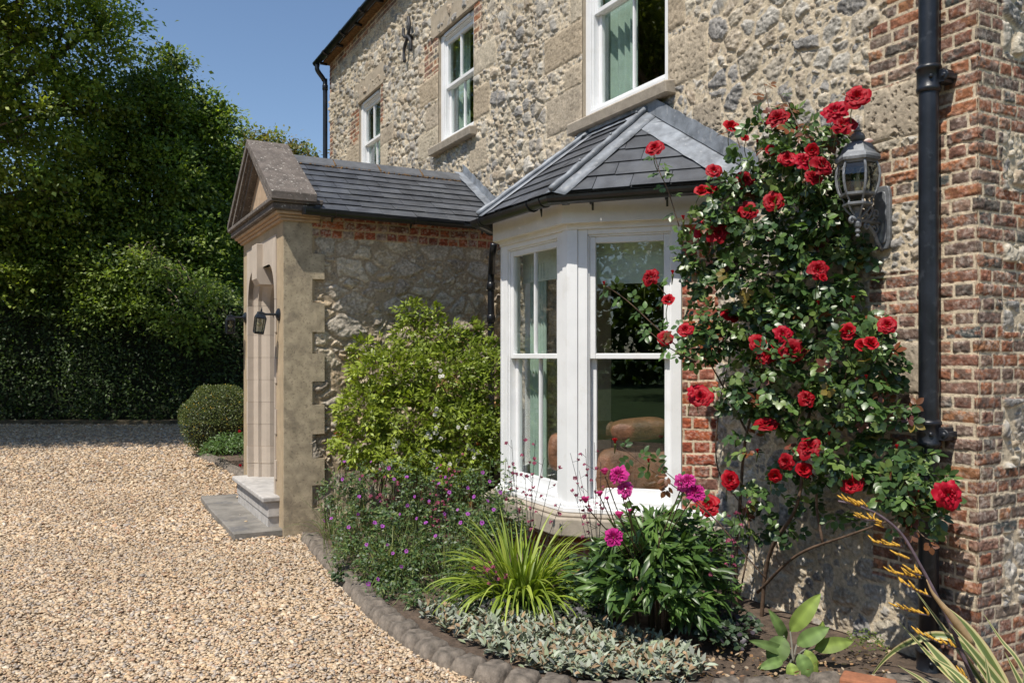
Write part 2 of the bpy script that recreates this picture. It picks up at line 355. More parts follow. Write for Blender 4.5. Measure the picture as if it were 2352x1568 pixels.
# ------------------------------------------------------------------ main facade (plane x = 0, facing -x)
def WY(px): r = ray(px, 0); return r[1]*(4.2/r[0])
def WZ(px, py): r = ray(px, py); return 1.7+r[2]*(4.2/r[0])
def R(px0, px1, py0, py1):      # rectangle on the facade; py measured at the middle
    m = (px0+px1)/2; a, b = WY(px1), WY(px0); return (a, b, WZ(m, py1), WZ(m, py0))
YC = WY(2245)                   # corner of the house
YEND = WY(758)
W3 = (5.17, 6.40, 3.86, 5.75); W2 = (8.70, 9.74, 4.37, 5.78); W1 = (11.95, 12.98, 4.37, 5.78)
BAYH = (4.75, 6.34, .0, 2.85)
DOORH = (8.2, 9.5, .0, 2.6)
BRICKS = [R(1998, 2245, 15, 174), R(2040, 2245, -400, 15), R(2018, 2245, 322, 455), R(2000, 2245, 618, 778), R(2040, 2245, 905, 1075), R(2008, 2245, 1230, 1348),
          (YC-.1, WY(2150), -.1, 5), 
          R(1087, 1108, -160, 98), R(976, 1009, 92, 178), R(806, 827, 257, 332), R(870, 882, 191, 288),
          (YEND-.14, YEND+.2, 6.3, 7), (YEND-.22, YEND+.2, 5.2, 5.9), (YEND-.14, YEND+.2, 4.3, 4.9), (YC-.1, YEND+.2, 6.76, 7.1), (YEND-.22, YEND+.2, 3, 3.9)]
BLOCKS = [R(1985, 2118, 197, 321), R(2036, 2118, 784, 903), R(1312, 1344, -60, 66), R(1252, 1344, 67, 148), R(1298, 1344, 150, 208), R(1257, 1344, 210, 300),
          R(1087, 1141, 100, 162), R(1084, 1127, 196, 270), R(1080, 1120, 323, 392), R(980, 1010, 240, 299), R(962, 1010, 301, 362), R(966, 1010, 180, 238),
          R(799, 827, 333, 384), R(873, 905, 290, 330), R(873, 893, 332, 385), R(1533, 1576, -70, 66), R(1535, 1625, 68, 188), R(1592, 1658, 232, 309), R(1690, 1790, 1100, 1190), R(1760, 1850, 880, 960), R(1535, 1600, -200, -74), R(1300, 1344, -200, -66)]
def facade(U, V):
    near = sst(4.5, 6.5, U)
    H, C = flint(U, V, .135, 0, 1.2, .06, hs=.12, small=.66)
    H2, C2 = flint(U+31, V, .125, 2, 1.1, .05, hs=.24, small=.6)
    w = sst(6.2, 7.4, U+.6*(fbm(U, V, 4, 3)-.5)); H = H*(1-w)+H2*w; C = C*(1-w[..., None])+C2*w[..., None]
    bm = np.zeros(U.shape, bool); wob = .012*(fbm(U/.05, V/.05, 9, 3)-.5)
    for (a, b, c, d) in BRICKS: bm |= (U > a+wob) & (U < b+wob) & (V > c) & (V < d)
    Hb, Cb = brick(U-YC, V, 1)
    H = np.where(bm, Hb, H); C = np.where(bm[..., None], Cb, C)
    Hk, Ck, km = block(U, V, BLOCKS, 2); H = np.where(km, Hk, H); C = np.where(km[..., None], Ck, C)
    st = (.84+.32*fbm(U/1.3, V/1.1, 6, 4))[..., None]; C = C*st*(1-.14*sst(.5, .7, fbm(U/.25, V/1.2, 8, 3))[..., None])
    return H, C
def cols(p0, p1, step):        # y positions giving even picture spacing
    n = int(abs(p1-p0)/step)+1; return np.array([WY(p) for p in np.linspace(p0, p1, n)])
house = empty('house', (0, YC, 0), 'tall flint and brick house with white sash windows behind the bay and roses', 'house')
def vs_(f, top, coarse=.035, lo=-.15): return np.concatenate([np.arange(lo, top, f), np.arange(top, 6.97, coarse)])
parts_ = []
def band(pa, pb, step, vs, holes): 
    us = cols(pa, pb, step); parts_.append(sheet((0, 0, 0), (0, 1, 0), (0, 0, 1), (-1, 0, 0), us[::-1].copy(), vs, facade, holes))
DET = 1.0
band(1650, 2249, 2.0*DET, vs_(.0058*DET, 4.2), ())
band(1155, 1650, 2.0*DET, vs_(.0085*DET, 5.3), (W3, BAYH))
band(758, 1155, 2.0*DET, vs_(.013*DET, 6.96, lo=2.2), (W2, W1))
V_, F_, C_ = join(parts_)
fw = np_mesh('front_wall', V_, F_, M['wall'], house, C_, smooth=True)
# return wall round the corner (plane y = YC, facing -y)
def RX(px): r = ray(px, 0); return r[0]*((YC)/r[1])-4.2
def RZ(px, py): r = ray(px, py); return 1.7+r[2]*(YC/r[1])
FLZ = [(-900, 131), (301, 436), (560, 600), (690, 762), (915, 1074), (1220, 1392)]
def retwall(U, V):
    H, C = flint(U+7, V, .12, 5, 1.0, .07)
    lim = np.full(U.shape, 9.)
    for (a, b) in FLZ: lim = np.where((V < RZ(2300, a)) & (V > RZ(2300, b)), RX(2300), lim)
    m = (U < lim)|(V < 0)
    Hb, Cb = brick(-U+.0, V, 1); H = np.where(m, Hb, H); C = np.where(m[..., None], Cb, C)
    return H, C
us = np.concatenate([np.arange(-.014, .5, .0065), np.arange(.5, 3.0, .03)]); vs = np.concatenate([np.arange(-.15, 4.2, .0065), np.arange(4.2, 6.97, .05)])
np_mesh('gable_wall', *sheet((0, YC, 0), (1, 0, 0), (0, 0, 1), (0, -1, 0), us, vs, retwall)[:2], M['wall'], house, sheet((0, YC, 0), (1, 0, 0), (0, 0, 1), (0, -1, 0), us, vs, retwall)[2], smooth=True)
# solid wall behind the sheets (mortar coloured), with the openings left free
mb = MB()
def solid(y0, y1, z0, z1): mb.bb(.02, .32, y0, y1, z0, z1)
solid(YC+.02, 4.75, -.15, 6.95); solid(4.75, 6.34, 2.85, 3.86); solid(4.75, 5.17, 3.86, 6.95); solid(5.17, 6.40, 5.75, 6.95); solid(6.34, 6.4, 2.85, 3.86)
solid(6.40, 8.70, 0, 6.95); solid(8.70, 9.74, 0, 4.37); solid(8.70, 9.74, 5.78, 6.95); solid(9.74, 11.95, 0, 6.95); solid(11.95, 12.98, 0, 4.37); solid(11.95, 12.98, 5.78, 6.95); solid(12.98, YEND, 0, 6.95)
mb.bb(.33, 3.0, YC+.02, YC+.3, 0, 6.95)
mb.build('wall_core', pmat('mortar_core', tuple(MORT), .95, .1, 20, .4, 60), house)
mb = MB(); mb.bb(0.01, .30, YEND, YEND+.012, 0, 6.95); mb.build('far_end_wall', M['render'], house)
# main roof and eaves
mb = MB(); mb.prism([(-.16, YC-.1, 7.0), (-.16, YEND+.15, 7.0), (4.0, YEND+.15, 9.4), (4.0, YC-.1, 9.4)], (0, 0, .05)); mb.prism([(4.0, YC-.1, 9.4), (4.0, YEND+.15, 9.4), (8.0, YEND+.15, 7.0), (8.0, YC-.1, 7.0)], (0, 0, .05))
mb.build('roof', M['slate'], house)
mb = MB(); mb.bb(-.12, .3, YC-.05, YEND+.1, 6.955, 6.99); mb.build('soffit', M['moss'], house)
def gprof(r=.06, n=10):
    o = [(r*math.cos(math.pi+math.pi*k/n), r*math.sin(math.pi+math.pi*k/n)) for k in range(n+1)]
    i = [(-(r-.006)*math.cos(math.pi+math.pi*k/n), (r-.006)*math.sin(math.pi+math.pi*k/n)) for k in range(n+1)]
    return o+i
mb = MB(); mb.sweep([(-.2, YC-.1, 7.0), (-.2, YEND+.22, 7.0)], gprof(.062), [(1, 0, 0)]*2)
for y in np.arange(YC+.5, YEND+.2, 1.0):
    mb.sweep([(-.2, y, 7.0), (-.2, y+.12, 7.0)], gprof(.069), [(1, 0, 0)]*2); mb.box((-.12, y+.5, 6.94), (.12, .02, .05))
mb.build('eaves_gutter', M['blackpl'], house, smooth=True)
def swan(pts, r, name, mat, joints=()):
    mb = MB(); mb.tube(bez(pts, 5), r, 14)
    for j in joints: mb.lathe(j, [(r*1.02, -.05), (r*1.22, -.045), (r*1.22, .04), (r*1.06, .05)], 16)
    return mb.build(name, mat, house, smooth=True)
swan([(-.2, YEND+.1, 6.95), (-.2, YEND+.1, 6.84), (-.08, YEND+.1, 6.68), (-.06, YEND+.1, 6.55), (-.06, YEND+.1, 5), (-.06, YEND+.1, 2.5), (-.06, YEND+.1, .05)], .042, 'downpipe', M['blackpl'], [(-.06, YEND+.1, 6.55), (-.06, YEND+.1, 4.6)])
# cast-iron downpipe near the corner
pp = P(2133, 818, x=-.095); PIPE = (pp[0], pp[1])
mb = MB(); mb.tube([(PIPE[0], PIPE[1], z) for z in (6.9, 5, 4, 3.3, 3, 2, 1.4, 1.2, .6, .1)], .0505, 22)
for zc in (WZ(2133, 185)-.03, 1.285, .06):
    z0 = zc
    mb.lathe((PIPE[0], PIPE[1], z0), [(.051, -.075), (.058, -.07), (.063, -.06), (.063, -.048), (.060, -.044), (.060, .044), (.066, .048), (.066, .062), (.060, .07), (.051, .075)], 24)
dp = mb.build('downpipe', M['black'], house, smooth=True)
for zc in (WZ(2133, 185)-.03, 1.285, .06):
    mb = MB()
    for s in (-1,):
        mb.box((-.055, PIPE[1]+s*.065, zc), (.085, .05, .07)); mb.lathe((-.085, PIPE[1]+s*.088, zc), [(.027, 0), (.027, .014), (.011, .016), (.011, .022), (.003, .023)], 14, ax=[(0, 1, 0), (0, 0, 1), (-1, 0, 0)])
        mb.box((-.04, PIPE[1]+s*.095, zc), (.11, .02, .03))
    q = np.array([PIPE[0]-.045, PIPE[1]-.045, zc]); mb.sphere(q, .012, 8, 5)
    mb.build('pipe_bracket', M['black'], dp, bevel=.004)
# wall tie (iron cross)
yt, zt = WY(948), WZ(948, 88)
mb = MB()
mb.tube(bez([(-.07, yt-.02, zt+.27), (-.075, yt-.07, zt+.12), (-.075, yt, zt), (-.075, yt+.13, zt-.12), (-.07, yt+.13, zt-.3)], 6), .022, 8)
mb.tube(bez([(-.07, yt+.17, zt+.18), (-.075, yt+.14, zt+.06), (-.075, yt, zt), (-.075, yt-.1, zt-.08), (-.07, yt-.11, zt-.22)], 6), .022, 8)
mb.lathe((-.02, yt, zt), [(.045, 0), (.045, .06), (.02, .085)], 12, ax=[(0, 1, 0), (0, 0, 1), (-1, 0, 0)])
mb.build('wall_tie', M['rust'], house, smooth=True)
# ------------------------------------------------------------------ sash windows
def sash_window(name, root, o, u, n, w, h, bars=1, fr=.075, zm=None, level='part', curtain=0, blind=0, bottom=.07, posts=(1, 1)):
    """o = bottom corner at the outer face, u = direction along the width, n = outward; root = parent object"""
    o = np.asarray(o, float); u = np.asarray(u, float); n = np.asarray(n, float); z = np.array([0, 0, 1.]); A = [u, n, z]
    if zm is None: zm = h*.5
    def bx(mb, a0, a1, b0, b1, c0, c1): mb.box(o+u*(a0+a1)/2+n*(b0+b1)/2+z*(c0+c1)/2, (a1-a0, b1-b0, c1-c0), A)
    f = MB(); fl, frr = fr*posts[0], fr*posts[1]
    bx(f, 0, fl, -.13, 0, 0, h); bx(f, w-frr, w, -.13, 0, 0, h); bx(f, fl, w-frr, -.13, -.002, h-.07, h); bx(f, fl, w-frr, -.13, .012, 0, .045)
    bx(f, fl-.001, fl+.012, -.128, -.018, .045, h-.07); bx(f, w-frr-.012, w-frr+.001, -.128, -.018, .045, h-.07); bx(f, fl, w-frr, -.128, -.018, h-.085, h-.069)
    fo = f.build(name, M['white'], root, bevel=.003)
    tgt = fo if level == 'part' else root
    a0, a1 = fl+.012, w-frr-.012
    def sash(c0, c1, b, rb, rt, st=.045):
        s = MB(); bx(s, a0, a0+st, b-.045, b, c0, c1); bx(s, a1-st, a1, b-.045, b, c0, c1); bx(s, a0+st, a1-st, b-.045, b-.001, c0, c0+rb); bx(s, a0+st, a1-st, b-.045, b-.001, c1-rt, c1)
        for k in range(bars):
            c = a0+(a1-a0)*(k+1)/(bars+1); bx(s, c-.011, c+.011, b-.036, b-.004, c0+rb, c1-rt)
        s.build('sash', M['white'], tgt, bevel=.004)
        g = MB(); bx(g, a0+st-.004, a1-st+.004, b-.026, b-.020, c0+rb-.004, c1-rt+.004); g.build('pane', M['glass'], tgt)
    sash(zm-.02, h-.085, -.03, .042, .05); sash(.045, zm+.02, -.078, bottom, .04)
    if curtain:
        def drape(c0, c1, nm='curtain'):
            m_ = MB(); k = 64; ps = []
            for i in range(k+1):
                t = i/k; ps.append(o+u*(c0+(c1-c0)*t)+n*(-.22+.022*math.sin(t*(c1-c0)*62+.8*math.sin(t*9))))
            vs = [p+z*.05 for p in ps]+[p+z*(h-.03) for p in ps]+[p+z*.05-n*.006 for p in ps]+[p+z*(h-.03)-n*.006 for p in ps]; K = k+1
            fs = [(i, i+1, K+i+1, K+i) for i in range(k)]+[(2*K+i+1, 2*K+i, 3*K+i, 3*K+i+1) for i in range(k)]
            m_.add(vs, fs); m_.build(nm, M['curtain'], tgt, smooth=True)
        if curtain & 1: drape(.0, w*.42)
        if curtain & 2: drape(w*.62, w)
    if blind:
        b_ = MB(); bx(b_, .03, w-.03, -.20, -.197, h-blind, h); bx(b_, .03, w-.03, -.206, -.19, h-blind-.015, h-blind+.004); b_.build('blind', M['blind'], tgt)
    return fo
def opening(hole, lintel_ext=.2, sill=True, name='window', curtain=3, bars=1):
    y0, y1, z0, z1 = hole
    wi = sash_window(name, house, (.035, y1, z0+.03), (0, -1, 0), (-1, 0, 0), y1-y0, z1-z0-.03, bars, .085, curtain=curtain, zm=(z1-z0)*.5)
    if sill:
        s = MB(); s.prism([(-.10, y0-.10, z0-.115), (-.115, y0-.10, z0-.02), (.1, y0-.10, z0+.03), (.1, y0-.10, z0-.115)], (0, y1-y0+.2, 0)); s.build('sill', M['sillstone'], house, bevel=.01)
    return wi
opening(W3, curtain=1)
opening(W2, curtain=3); opening(W1, curtain=3)
for (y0, y1, z0, z1) in (W2, W1):
    l = MB(); l.prism([(-.02, y0-.22, z1), (-.025, y0-.22, z1+.33), (.1, y0-.22, z1+.33), (.1, y0-.22, z1)], (0, y1-y0+.42, 0)); l.build('lintel', M['lintel'], house, bevel=.012)
    v = MB(); v.box((.022, (y0+y1)/2, z1-.035), (.02, y1-y0-.3, .03)); v.box((.012, (y0+y1)/2, z1-.035), (.004, y1-y0-.4, .012)); v.build('trickle_vent', M['white'], house)
    j = MB(); j.bb(.004, .3, y1-.001, y1+.02, z0, z1); j.build('window_reveal', M['lintel'], house); j = MB(); j.bb(.004, .3, y0-.02, y0+.001, z0, z1); j.build('window_reveal', M['lintel'], house)
l = MB(); l.bb(-.012, .1, W3[0]-.2, W3[1]+.2, W3[3], W3[3]+.33); l.build('lintel', M['lintel'], house, bevel=.01)
j = MB(); j.bb(.004, .3, W3[1]-.001, W3[1]+.02, W3[2], W3[3]); j.build('window_reveal', M['lintel'], house); j = MB(); j.bb(.004, .3, W3[0]-.02, W3[0]+.001, W3[2], W3[3]); j.build('window_reveal', M['lintel'], house)
# rooms behind the windows; near-black lining colour stands in for unlit interiors
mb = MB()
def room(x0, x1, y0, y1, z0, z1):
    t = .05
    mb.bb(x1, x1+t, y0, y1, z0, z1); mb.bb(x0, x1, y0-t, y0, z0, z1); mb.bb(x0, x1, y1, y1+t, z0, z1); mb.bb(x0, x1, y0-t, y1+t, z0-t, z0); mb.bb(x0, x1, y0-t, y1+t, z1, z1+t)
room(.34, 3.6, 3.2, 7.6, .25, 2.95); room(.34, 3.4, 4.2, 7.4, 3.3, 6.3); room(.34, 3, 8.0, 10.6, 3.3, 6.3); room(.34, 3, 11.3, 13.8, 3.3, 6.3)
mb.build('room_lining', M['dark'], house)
# ------------------------------------------------------------------ bay window
s2 = math.sqrt(.5)
BY1 = 4.598; BP = .793; BC = np.array([-BP, BY1+BP, 0]); BL = np.array([-BP, 6.487, 0]); BR = np.array([0, BY1, 0]); BF = np.array([0, 6.487+BP, 0])
UC = np.array([s2, -s2, 0]); NC = np.array([-s2, -s2, 0])     # near cant: direction towards the wall, outward normal
UF = np.array([0, -1., 0]); NF = np.array([-1., 0, 0])
UD = np.array([-s2, -s2, 0]); ND = np.array([-s2, s2, 0])     # far cant
bay = empty('bay_window', (-.4, 5.9, 0), 'white three-sided bay window under a slate and lead roof, between porch and roses', 'bay window')
ZS = .56; ZT = 2.70
hw = ZT-ZS
Lc = .856
mull = .065
bf = sash_window('front_sash_window', bay, BL+UF*mull*.0+np.array([0, 0, ZS]), UF, NF, 1.096-.07, hw, 1, .095, zm=1.14, curtain=0, blind=.34, bottom=.085)
bc = sash_window('side_sash_window', bay, BC+UC*.075+np.array([0, 0, ZS]), UC, NC, Lc-.075, hw, 0, .075, zm=1.14, blind=.42, bottom=.085)
bd = sash_window('side_sash_window', bay, BF+UD*.3+np.array([0, 0, ZS]), UD, ND, Lc-.075, hw, 0, .075, zm=1.14, bottom=.085)
# corner posts: polygon in plan following both faces
mb = MB()
def post(c, ua, na, ub, nb, wa, wb, pr=.012, zz=(ZS, ZT)):
    c = np.asarray(c, float)
    k = (na+nb); k = k/np.dot(k, na)
    poly = [c+k*pr, c+ub*wb+nb*pr, c+ub*wb-nb*.1, c-k*.1, c+ua*wa-na*.1, c+ua*wa+na*pr]
    mb.prism([q+np.array([0, 0, zz[0]]) for q in poly], (0, 0, zz[1]-zz[0]))
post(BC, -UF, NF, UC, NC, .069, .074)
post(BL, UF, NF, -UD, ND, .0, .074)
mb.build('corner_post', M['white'], bay, bevel=.006)
# head board/fascia, soffit, white sill, stone sill following the bay outline
def offs(d, ext=0.0):      # outline offset outward by d, from the wall round to the wall
    t = math.tan(math.radians(22.5))*d
    return [BR+NC*d+UC*(d+ext), BC+NF*d-UF*(-t), BL+NF*d+UF*(-t), BF+ND*d-UD*(d+ext)]
def ringpoly(mb, d0, d1, z0, z1, ext=0):
    a = offs(d0, ext); b = offs(d1, ext)
    for i in range(3):
        mb.prism([np.array([*q[:2], z0]) for q in (a[i], a[i+1], b[i+1], b[i])], (0, 0, z1-z0))
def fullpoly(mb, d, z0, z1, ext=0):
    a = offs(d, ext); mb.prism([np.array([*q[:2], z0]) for q in a], (0, 0, z1-z0))
mb = MB(); ringpoly(mb, .05, .075, ZT+.012, ZT+.185); ringpoly(mb, -.1, .05, ZT+.012, ZT+.03); ringpoly(mb, .001, .02, ZT-.03, ZT+.012); mb.build('fascia', M['cream'], bay)
mb = MB(); fullpoly(mb, .055, ZS-.05, ZS-.012); fullpoly(mb, .035, ZS-.012, ZS+.012); mb.build('white_sill', M['white'], bay, bevel=.005)
mb = MB(); fullpoly(mb, .17, ZS-.21, ZS-.075); fullpoly(mb, .12, ZS-.075, ZS-.052); mb.build('stone_sill', M['sillstone'], bay, bevel=.012, seg=2)
def bayb(U, V): return brick(U, V, 3, ch=.0895, L=.25, pal=BR_RED, bloom=.3)
parts_ = []
pr = []
L1 = np.linalg.norm(BC-BR)
pr.append(sheet(BR+NC*.0, -UC, (0, 0, 1), NC, np.arange(0, .262, .006), np.arange(ZS-.3, ZT+.012, .006), bayb))
for (o_, u_, n_, l_) in ((BR, -UC, NC, L1), (BC, -UF, NF, 1.096), (BL, -UD, ND, L1)):
    pr.append(sheet(o_, u_, (0, 0, 1), n_, np.arange(0, l_+.005, .012), np.arange(0, ZS-.2, .01), bayb))
V_, F_, C_ = join(pr); np_mesh('brick_pier', V_, F_, M['wall'], bay, C_, smooth=True)
mb = MB(); mb.prism([BR+np.array([0.05, .02, ZS]), BR-UC*.262-NC*.004+np.array([0, 0, ZS]), BR-UC*.262-NC*.12+np.array([0, 0, ZS]), BR-NC*.12+np.array([.1, 0, ZS])], (0, 0, hw)); mb.build('pier_core', M['render'], bay)
# bay roof
AR = np.array([0, 5.40, 3.70]); AL = np.array([0, 6.22, 3.70]); ZE = 2.935; DE = .16
E = [np.array([*q[:2], ZE]) for q in offs(DE)]; E[0][0] = 0; E[0][1] = 4.20; E[3][0] = 0; E[3][1] = BF[1]+DE*1.414
def clip(poly, cl):      # clip 2D polygon by convex polygon
    out = poly
    for i in range(len(cl)):
        a, b = cl[i], cl[(i+1) % len(cl)]; inp = out; out = []
        for j in range(len(inp)):
            p, q = inp[j], inp[(j+1) % len(inp)]
            sp = (b[0]-a[0])*(p[1]-a[1])-(b[1]-a[1])*(p[0]-a[0]); sq = (b[0]-a[0])*(q[1]-a[1])-(b[1]-a[1])*(q[0]-a[0])
            if sp >= 0: out.append(p)
            if (sp >= 0) != (sq >= 0): t = sp/(sp-sq); out.append((p[0]+(q[0]-p[0])*t, p[1]+(q[1]-p[1])*t))
        if not out: return []
    return out
def slates(name, poly3, course, width, parent, seed=1, th=.007, lift=.014, mat=None):
    """poly3: 3D polygon, first edge = eaves. rows of overlapping slates clipped to it"""
    rs = random.Random(seed); p = [np.asarray(q, float) for q in poly3]; o = p[0]; u = p[1]-p[0]; u /= np.linalg.norm(u)
    n = np.cross(p[1]-p[0], p[2]-p[0]); n /= np.linalg.norm(n)
    if n[2] < 0: n = -n
    v = np.cross(n, u); 
    if v[2] < 0: v = -v
    q2 = [((q-o)@u, (q-o)@v) for q in p]
    ar = sum(q2[i][0]*q2[(i+1) % len(q2)][1]-q2[(i+1) % len(q2)][0]*q2[i][1] for i in range(len(q2)))
    if ar < 0: q2 = q2[::-1]
    u0 = min(a for a, b in q2); u1 = max(a for a, b in q2); v1 = max(b for a, b in q2)
    mb = MB(); mb.prism([o+u*a+v*b-n*.02 for a, b in q2], n*.015)
    r = 0; vv = -.02
    while vv < v1:
        x = u0-(width*.5 if r % 2 else 0)-rs.random()*.02
        while x < u1:
            w = width*(1+rs.uniform(-.07, .07)); jb = rs.uniform(-.005, .005); g = .0025
            pl = clip([(x+g, vv+jb), (x+w-g, vv+jb+rs.uniform(-.004, .004)), (x+w-g, vv+course+.035), (x+g, vv+course+.035)], [(a, b) if b > .01 else (a, b-.03) for a, b in q2])
            if len(pl) > 2:
                lf = lift+rs.uniform(-.002, .003)
                def T(a, b): return o+u*a+v*b+n*(lf*(1-(b-vv)/(course+.035))-.001)
                k = len(pl); top = [T(a, b)+n*th for a, b in pl]; bot = [T(a, b) for a, b in pl]
                mb.add(top+bot, [tuple(range(k)), tuple(range(k, 2*k))[::-1]]+[(i, k+i, k+(i+1) % k, (i+1) % k) for i in range(k)])
            x += w
        vv += course*rs.uniform(.97, 1.03); r += 1
    return mb.build(name, mat or M['slate'], parent)
slates('slate_slope', [E[1], E[0], AR], .175, .30, bay, 3)
slates('slate_slope', [E[2], E[1], AR, AL], .175, .30, bay, 4)
slates('slate_slope', [E[3], E[2], AL], .145, .26, bay, 5)
def strip(mb, pts_a, pts_b, n, th=.004):      # lead sheet between two polylines, lifted along n
    n = np.asarray(n, float); m = len(pts_a)
    vs = [np.asarray(p, float)+n*k for k in (0, th) for p in list(pts_a)+list(pts_b)]
    A = lambda i: i; B = lambda i: m+i; C = lambda i: 2*m+i; D = lambda i: 3*m+i
    fs = [(C(i), C(i+1), D(i+1), D(i)) for i in range(m-1)]+[(A(i+1), A(i), B(i), B(i+1)) for i in range(m-1)]+[(A(i), A(i+1), C(i+1), C(i)) for i in range(m-1)]+[(B(i+1), B(i), D(i), D(i+1)) for i in range(m-1)]
    fs += [(A(0), C(0), D(0), B(0)), (C(m-1), A(m-1), B(m-1), D(m-1))]
    mb.add(vs, fs)
def nrm(a, b, c):
    n = np.cross(b-a, c-a); n /= np.linalg.norm(n); return n if n[2] > 0 else -n
def lerp(a, b, t): return a+(b-a)*t
def wav(a, b, k, amp, d): return [lerp(a, b, i/k)+np.asarray(d)*amp*math.sin(i*2.1+k)*.5*(1 if 0 < i < k else 0) for i in range(k+1)]
# hips: lead roll with wings
nC = nrm(E[1], E[0], AR); nF = nrm(E[2], E[1], AL); nD = nrm(E[3], E[2], AL)
mb = MB()
for (e, a, n1, n2, s1, s2v) in ((E[1], AR, nC, nF, E[0], E[2]), (E[2], AL, nF, nD, E[1], E[3])):
    d = (a-e)/np.linalg.norm(a-e)
    for (nn, other, wd) in ((n1, s1, .13), (n2, s2v, .10)):
        w = (other-e); w = w-d*(w@d); w /= np.linalg.norm(w)
        aa = [lerp(e, a, t)-d*.03*(1-t)+nn*.022 for t in np.linspace(0, .97, 12)]; bb_ = [q+w*(wd+.004*math.sin(i*1.9)) for i, q in enumerate(aa)]
        strip(mb, aa, bb_, nn)
    nm = (n1+n2)/np.linalg.norm(n1+n2)
    pts = [lerp(e, a, t)+nm*(.04+.002*math.sin(t*30)) for t in np.linspace(-.02, .98, 26)]
    mb.tube(pts, [.024+.0035*math.sin(i*1.3) + (.004 if i % 9 == 0 else 0) for i in range(26)], 10)
    for t in (.28, .6, .88): mb.sphere(lerp(e, a, t)+nm*.07, .011, 8, 5)
mb.build('hip_roll', M['lead'], bay, smooth=True)
# abutment flashings: near side (wide, with upstand), top, far side
mb = MB()
def flash(e, a, nn, wd, up, k=14):
    d = (a-e)/np.linalg.norm(a-e); w = np.cross(nn, d); w = -w if w[0] > 0 else w
    aa = [q+nn*.026 for q in wav(e, a, k, .004, nn)]; ff = [q+w*(wd*(1 if i else .9)+.005*math.sin(i*2.3)) for i, q in enumerate(aa)]
    strip(mb, aa, ff, nn)
    ba = [q+np.array([-.036, 0, -.01]) for q in aa]; tt = [q+np.array([-.003*math.sin(i*1.7)-.004, 0, up+.006*math.sin(i*2.9)]) for i, q in enumerate(ba)]
    strip(mb, ba, tt, (-1, 0, 0), .004)
flash(E[0]+np.array([0, -.04, -.015]), AR+np.array([0, .03, .0]), nC, .21, .14)
flash(AR+np.array([0, -.03, 0]), AL+np.array([0, .03, 0]), nF, .10, .07)
flash(E[3], AL, nD, .13, .12)
mb.build('lead_flashing', M['lead'], bay, smooth=False)
# gutter with joints and brackets
G = [np.array([*q[:2], ZE-.045]) for q in offs(DE+.045)]
G[0] = np.array([.0, 4.135, ZE-.045]); G[3] = G[3]-UD*-.02
gs = [NC, (NC+NF)/np.dot(NC+NF, NF), (NF+ND)/np.dot(NF+ND, NF), ND]
mb = MB(); mb.sweep(G, gprof(.06), gs)
def gjoint(p, u, n, l=.06, r=.066): mb.sweep([p-u*l/2, p+u*l/2], gprof(r), [n, n])
gjoint(G[1]+UC*.11, UC, NC, .05); gjoint(G[1]-UF*.11, UF, NF, .05); gjoint(G[2]+UF*.13, UF, NF, .05); gjoint(G[0]-UC*.05, UC, NC, .03)
for (p, u, n) in ((G[1]+UC*.30, UC, NC), (G[1]-UF*.28, UF, NF), (G[2]+UF*.12, UF, NF), (G[1]+UC*.85, UC, NC), (G[2]-UD*.4, UD, ND)):
    ps = [p+n*(.066*math.cos(a))+np.array([0, 0, .066*math.sin(a)]) for a in np.linspace(math.pi*2, math.pi, 8)]
    mb.tube(ps, .006, 6); mb.prism([p-n*.066+u*.008+np.array([0, 0, -.02]), p-n*.082+u*.008+np.array([0, 0, -.10]), p-n*.087+u*.008+np.array([0, 0, .0]), p-n*.02+u*.008+np.array([0, 0, -.055])], -u*.016)
mb.build('gutter', M['blackpl'], bay, smooth=False)
# downpipe between bay and porch
mb = MB(); mb.tube(bez([(-.38, 7.45, 2.84), (-.37, 7.5, 2.74), (-.25, 7.76, 2.60), (-.235, 7.80, 2.48), (-.235, 7.80, 1.5), (-.235, 7.80, .1)], 5), .036, 12)
for zz in (2.44, 2.1): mb.lathe((-.235, 7.80, zz), [(.036, -.04), (.046, -.035), (.046, .035), (.038, .04)], 14)
mb.build('corner_downpipe', M['blackpl'], bay, smooth=True)
# curtain and sill inside
mb = MB(); c0 = BL+UF*.13-NF*.2; k = 30
ps = [c0+UF*(.28*i/k)-NF*(.03*math.sin(i*1.25)+.02) for i in range(k+1)]
mb.add([p+np.array([0, 0, ZS+.06]) for p in ps]+[p+np.array([0, 0, 2.5]) for p in ps], [(i, i+1, k+2+i, k+1+i) for i in range(k)]); mb.build('curtain', M['curtain'], bay, smooth=True)
mb = MB(); fullpoly(mb, -.14, ZS+.02, ZS+.05); mb.build('inner_sill', M['white'], bay)
mb = MB(); fullpoly(mb, -.01, ZT+.031, ZT+.05); mb.build('bay_ceiling', M['blind'], bay)
